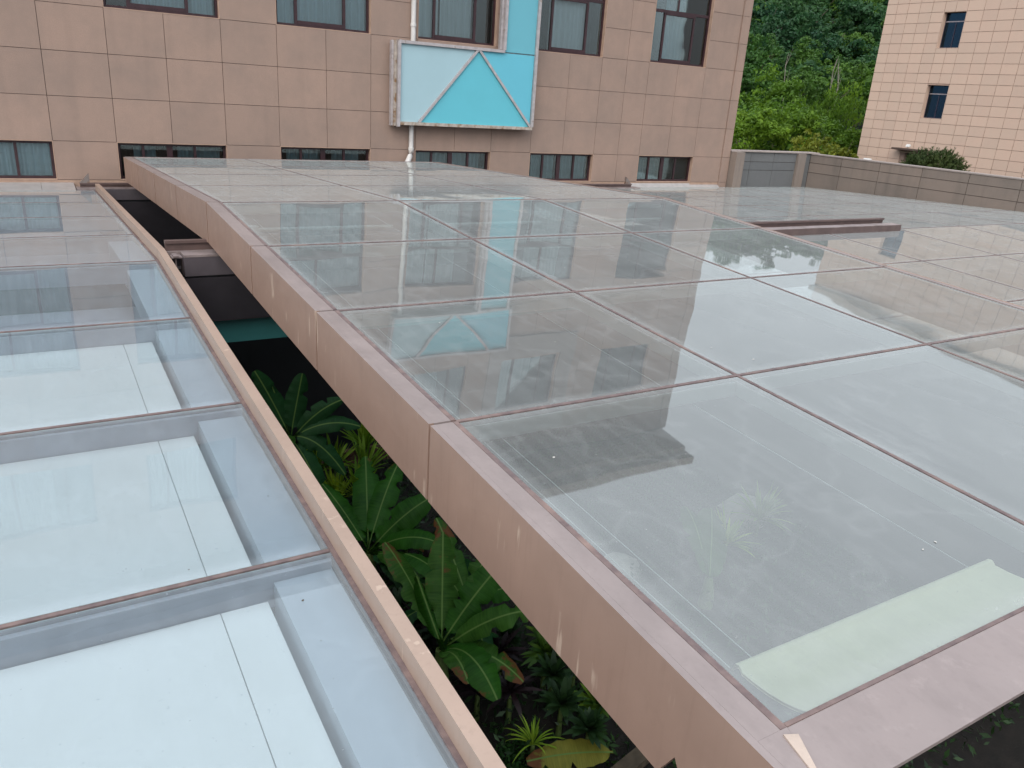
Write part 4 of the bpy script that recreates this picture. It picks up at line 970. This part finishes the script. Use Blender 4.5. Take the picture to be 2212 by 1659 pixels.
banana((2.36, 8.70, -4.03), 'dark banana plant at the far end of the gap', [
    ((2.56, 8.8, -3.28), 0.27, {'arch': 0.02, 'face': (0, -1, .2), 'tears': 1}), ((2.02, 8.85, -3.20), 0.28, {'arch': 0.04, 'face': (0.1, -1, .2)}), ((2.22, 8.9, -3.42), 0.17, {'arch': 0.02, 'face': (0, -1, .2), 'fold': 0.5}),
    ((2.98, 8.6, -3.60), 0.22, {'arch': 0.10, 'face': (0, -1, .6)}), ((3.15, 8.45, -3.92), 0.22, {'arch': 0.14, 'face': (0, -.8, .8)}), ((2.6, 8.1, -4.75), 0.28, {'arch': 0.12, 'face': (0, -.9, .5)}), ((2.9, 8.3, -4.45), 0.24, {'arch': 0.2, 'face': (0, -.9, .5)})], 'banana_dark', 1)
banana((2.78, 7.20, -4.88), 'green banana plant in the middle of the gap', [
    ((3.10, 8.15, -4.18), 0.33, {'arch': 0.05, 'face': (-.3, -.8, .6), 'tears': 4}), ((3.40, 7.85, -4.18), 0.30, {'arch': 0.08, 'face': (-.5, -.7, .6)}), ((3.50, 7.10, -4.28), 0.33, {'arch': 0.08, 'face': (-.3, -.6, .8), 'tears': 6}),
    ((3.42, 6.50, -4.60), 0.26, {'arch': 0.18, 'face': (.1, -.6, .9)}), ((2.52, 8.0, -4.35), 0.30, {'arch': 0.05, 'face': (.2, -.8, .6)}), ((3.1, 6.25, -4.95), 0.28, {'arch': 0.2, 'mat_': BR})], 'banana_green', 2)
banana((2.66, 5.15, -4.66), 'large banana plant with browned leaf tips nearest the camera in the gap', [
    ((2.94, 5.74, -3.86), 0.30, {'arch': 0.02, 'face': (-.25, -.9, .5), 'mat_': BR, 'tears': 4}), ((2.44, 5.92, -3.94), 0.26, {'arch': 0.08, 'face': (.35, -.8, .6), 'mat_': BR}), ((3.32, 5.22, -3.95), 0.28, {'arch': 0.06, 'face': (-.3, -.7, .7), 'tears': 5}),
    ((3.42, 4.66, -4.16), 0.24, {'arch': 0.12, 'face': (.1, -.55, .9), 'tears': 7, 'mat_': BR}), ((2.78, 4.35, -4.62), 0.33, {'arch': 0.24, 'face': (-.1, -.3, 1), 'tears': 1}), ((3.16, 4.55, -4.74), 0.26, {'arch': 0.2, 'face': (0, -.5, 1), 'mat_': BR}), ((2.55, 5.45, -4.05), 0.12, {'arch': 0.0, 'face': (0, -1, .4), 'fold': 0.9})], 'banana_green', 3)
banana((3.25, 5.75, -4.75), 'banana plant half hidden under the raised roof edge', [
    ((3.22, 6.45, -4.15), 0.22, {'arch': 0.05, 'face': (-.3, -.8, .6), 'mat_': BR}), ((2.92, 6.55, -4.55), 0.26, {'arch': 0.12, 'face': (.2, -.6, .9)}), ((3.75, 6.1, -4.2), 0.26, {'arch': 0.08, 'mat_': BR}), ((3.75, 5.4, -4.5), 0.26, {'arch': 0.12}), ((3.0, 6.1, -4.4), 0.2, {'arch': 0.1, 'mat_': BR})], 'banana_green', 4)
banana((6.1, 5.3, -5.0), 'banana leaf clump seen faintly through the near glass', [
    ((6.95, 6.2, -4.75), 0.42, {'arch': 0.1, 'stalk': 0.02}), ((6.6, 6.3, -4.7), 0.3, {'arch': 0.1})], 'banana_green', 5)
fo = banana_leaf((3.72, 3.93, -5.22), (3.02, 4.20, -5.24), 0.27, None, 'banana_yellow', 0.05, (0, -.25, 1), 77, 0.05, 0.06, 2)
fo.name = 'fallen_leaf'; tag(fo, 'fallen yellowing banana leaf at the bottom of the gap', 'leaf')

def blades(name, base, label, n, length, wd, mat_, spread=1.0, droop=0.6, seed=0, cat='plant', group=None, z0=None):
    rng = random.Random(seed); o = thing(name, (base[0], base[1], GROUND if z0 is None else z0), label, cat, group)
    b = MB(); B0 = Vector(base)
    for i in range(n):
        an = rng.uniform(0, 6.28); el = rng.uniform(0.15, 1.0) * spread; Ln = length * rng.uniform(0.6, 1.15)
        d = Vector((math.cos(an) * math.sin(el), math.sin(an) * math.sin(el), math.cos(el)))
        side = Vector((-math.sin(an), math.cos(an), 0)); k0 = len(b.v)
        for s in range(6):
            t_ = s / 5; p = B0 + d * Ln * t_ + Vector((0, 0, -droop * Ln * t_ * t_ * math.sin(el))); w_ = wd * (math.sin(math.pi * (0.12 + 0.88 * t_)) ** 0.7 if t_ < 1 else 0.02)
            b.v += [tuple(p - side * w_ / 2), tuple(p + side * w_ / 2)]
        for s in range(5): b.f.append((k0 + 2 * s, k0 + 2 * s + 1, k0 + 2 * s + 3, k0 + 2 * s + 2)); b.m.append(0)
    b.build('foliage', mat_, o)
    MB().tube([(base[0], base[1], GROUND), B0], [0.03, 0.02], 6).build('stem', 'banana_stem', o)
    return o
for k, (p, lb) in enumerate([((2.72, 8.95, -4.72), 'spiky yellow-green lily clump left of the middle in the gap'), ((3.0, 9.0, -4.72), 'spiky yellow-green lily clump beside the far banana plant'), ((3.32, 8.75, -4.72), 'spiky yellow-green lily clump at the roof edge'), ((3.1, 8.4, -4.85), 'lily clump in front of the other spiky clumps'), ((2.85, 8.5, -4.9), 'low lily clump behind the middle banana plant'), ((3.5, 9.2, -4.6), 'lily clump highest against the dark wall')]):
    blades('lily_clump', p, lb, 46, 0.52, 0.042, 'leaf_lily', 1.0, 0.25, 40 + k, group='lily clumps in the courtyard')
for k, (p, lb) in enumerate([((3.20, 4.80, -5.05), 'dark purple cordyline with a pink heart among the green shrubs'), ((3.38, 5.30, -5.05), 'dark purple cordyline below the banana leaves'), ((2.95, 4.95, -5.1), 'low dark purple cordyline near the left roof edge'), ((3.1, 6.4, -5.1), 'dark cordyline between two banana plants'), ((3.3, 6.9, -5.1), 'dark cordyline in the shade of the middle banana plant'), ((2.9, 6.1, -5.1), 'dark cordyline left of the half hidden banana plant')]):
    blades('cordyline', p, lb, 34, 0.34, 0.05, 'leaf_purple', 1.35, 0.35, 60 + k, group='purple cordylines')
MORE = []
CRO0 = [((3.4, 7.6, -5.0), 'leaf_croton'), ((3.0, 5.75, -5.0), 'leaf_croton'), ((3.35, 6.55, -4.95), 'leaf_croton_bright'), ((3.05, 6.75, -5.05), 'leaf_croton'), ((2.75, 6.3, -5.05), 'leaf_croton'), ((3.6, 6.9, -5.0), 'leaf_croton')]
for k, (p, mt_) in enumerate(CRO0):
    MORE.append((p, mt_))
CRO = [((3.85, 5.20, -5.0), 'leaf_croton_bright'), ((3.62, 4.75, -5.0), 'leaf_croton'), ((3.52, 4.45, -5.05), 'leaf_croton'), ((3.72, 5.02, -4.98), 'leaf_croton_bright'), ((3.9, 4.8, -5.0), 'leaf_croton'), ((3.6, 4.14, -5.1), 'leaf_croton'), ((3.85, 4.35, -5.1), 'leaf_croton_bright'), ((3.55, 5.45, -5.05), 'leaf_croton'), ((4.1, 5.5, -5.0), 'leaf_croton'), ((4.2, 4.6, -5.0), 'leaf_croton')]
CROL = ['yellow-green glossy shrub farthest along the bed under the raised roof edge', 'dark glossy shrub in the middle of the bed under the raised roof edge', 'dark glossy shrub just behind the fallen leaf', 'yellow-green glossy shrub beside the purple cordylines', 'dark glossy shrub tucked under the raised roof edge beside the yellow-green ones', 'low dark glossy shrub touching the fallen leaf', 'small yellow-green glossy shrub at the roof edge near the fallen leaf', 'dark glossy shrub behind the purple cordylines', 'dark glossy shrub seen only through the glass beside the far banana', 'dark glossy shrub seen only through the nearest pane at the left']
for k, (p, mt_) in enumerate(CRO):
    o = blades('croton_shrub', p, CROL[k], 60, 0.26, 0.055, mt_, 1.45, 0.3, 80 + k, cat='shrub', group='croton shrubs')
blades('spider_plant', (3.14, 4.30, -5.2), 'fine arching grass-like plant beside the fallen leaf', 34, 0.36, 0.016, 'leaf_lily', 1.15, 0.7, 99)
rng = random.Random(3); b = MB()
for i in range(1500):
    p = Vector((rng.uniform(2.7, 3.2), rng.uniform(3.7, 4.5), GROUND + 0.03 + rng.random() * 0.10)); leafquads(b, p, 0.02, 1, 0.045, rng)
tag(b.build('ground_cover', 'leaf_fern'), 'ferny green ground cover under the fallen leaf', 'ground cover', kind='stuff')
b = MB()
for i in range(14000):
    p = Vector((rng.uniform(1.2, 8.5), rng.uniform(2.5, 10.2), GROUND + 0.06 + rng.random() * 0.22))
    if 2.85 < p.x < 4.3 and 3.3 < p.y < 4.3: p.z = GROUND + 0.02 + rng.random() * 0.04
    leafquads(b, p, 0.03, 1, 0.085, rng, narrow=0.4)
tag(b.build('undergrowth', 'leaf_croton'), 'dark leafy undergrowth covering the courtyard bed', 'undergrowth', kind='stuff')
blades('lily_clump', (7.0, 5.9, -5.15), 'pale spiky plant seen faintly through the nearest pane', 60, 0.6, 0.04, 'leaf_lily', 1.1, 0.4, 120, group='lily clumps in the courtyard')
blades('lily_clump', (7.9, 6.2, -5.15), 'second spiky plant deeper under the nearest pane', 60, 0.6, 0.04, 'leaf_lily', 1.1, 0.4, 121, group='lily clumps in the courtyard')
MOREL = ['dark leafy shrub behind the middle banana plant', 'dark leafy shrub between the two nearer banana plants', 'bright leafy shrub beside the half hidden banana plant', 'dark leafy shrub left of the bright one between banana plants', 'dark leafy shrub against the left roof edge between banana plants', 'dark leafy shrub deep under the raised roof edge beside the middle banana']
for k, (p, mt_) in enumerate(MORE):
    blades('leafy_shrub', p, MOREL[k], 70, 0.27, 0.06, mt_, 1.45, 0.3, 140 + k, cat='shrub', group='leafy shrubs among the bananas')
def rock(loc, s, seed, label):
    bm = bmesh.new(); bmesh.ops.create_icosphere(bm, subdivisions=2, radius=1.0); rng = random.Random(seed)
    for v_ in bm.verts: v_.co *= rng.uniform(0.8, 1.15); v_.co.z *= 0.65
    bmesh.ops.scale(bm, vec=(s, s * 0.8, s), verts=bm.verts)
    me = bpy.data.meshes.new('rock'); bm.to_mesh(me); bm.free(); me.materials.append(MATS['rock'])
    o = inst('rock', me, loc); tag(o, label, 'rock', 'rocks in the courtyard bed')
rock((5.5, 6.2, -5.3), 0.32, 1, 'pale rock seen through the nearest pane, left one'); rock((8.0, 6.6, -5.3), 0.4, 2, 'pale rock seen through the nearest pane, right one'); rock((3.55, 6.05, -5.3), 0.18, 3, 'small grey stone beside the half hidden banana plant')
be = thing('brick_edging', (3.0, 9.6, -4.9), 'low row of dark bricks behind the lilies', 'edging')
for r_ in range(3):
    for i in range(9):
        x = 2.3 + i * 0.23 + (0.115 if r_ % 2 else 0); MB().box(x, x + 0.215, 9.45, 9.55, -4.95 + r_ * 0.075, -4.885 + r_ * 0.075).build('brick', 'brick_edge', be)
tm = MB().bar((3.3, 3.7, -5.32), (4.2, 3.9, -5.30), 0.14, 0.08); tag(tm.build('timber_sleeper', 'timber'), 'weathered timber edging board behind the fallen leaf', 'board')

# ------------------------------------------------------------------ litter on the glass
rng = random.Random(21); b = MB()
for i in range(44):
    if i % 3: x, y, zf = rng.uniform(1.95, 8.1), rng.uniform(1.35, 9.0), z_slide
    else: x, y, zf = rng.uniform(-0.6, 1.1), rng.uniform(1.8, 8.5), z_fix
    r_ = rng.uniform(0.003, 0.009); a0 = rng.uniform(0, 6.28); n = 6; k0 = len(b.v)
    for k in range(n):
        an = a0 + 6.283 * k / n; rr_ = r_ * rng.uniform(0.6, 1.2)
        xx, yy_ = x + math.cos(an) * rr_, y + math.sin(an) * rr_ * 0.8; b.v.append((xx, yy_, zf(yy_) + 0.002 + rng.random() * 0.002))
    b.f.append(tuple(range(k0, k0 + n))); b.m.append(0 if i % 3 else 1)
plain('litter_pale', (0.62, 0.60, 0.55), 0.8); plain('litter_dark', (0.10, 0.08, 0.06), 0.9)
tag(b.build('roof_litter', ['litter_pale', 'litter_dark']), 'specks of grit, droppings and dead leaf scattered over the glass', 'litter', kind='stuff')
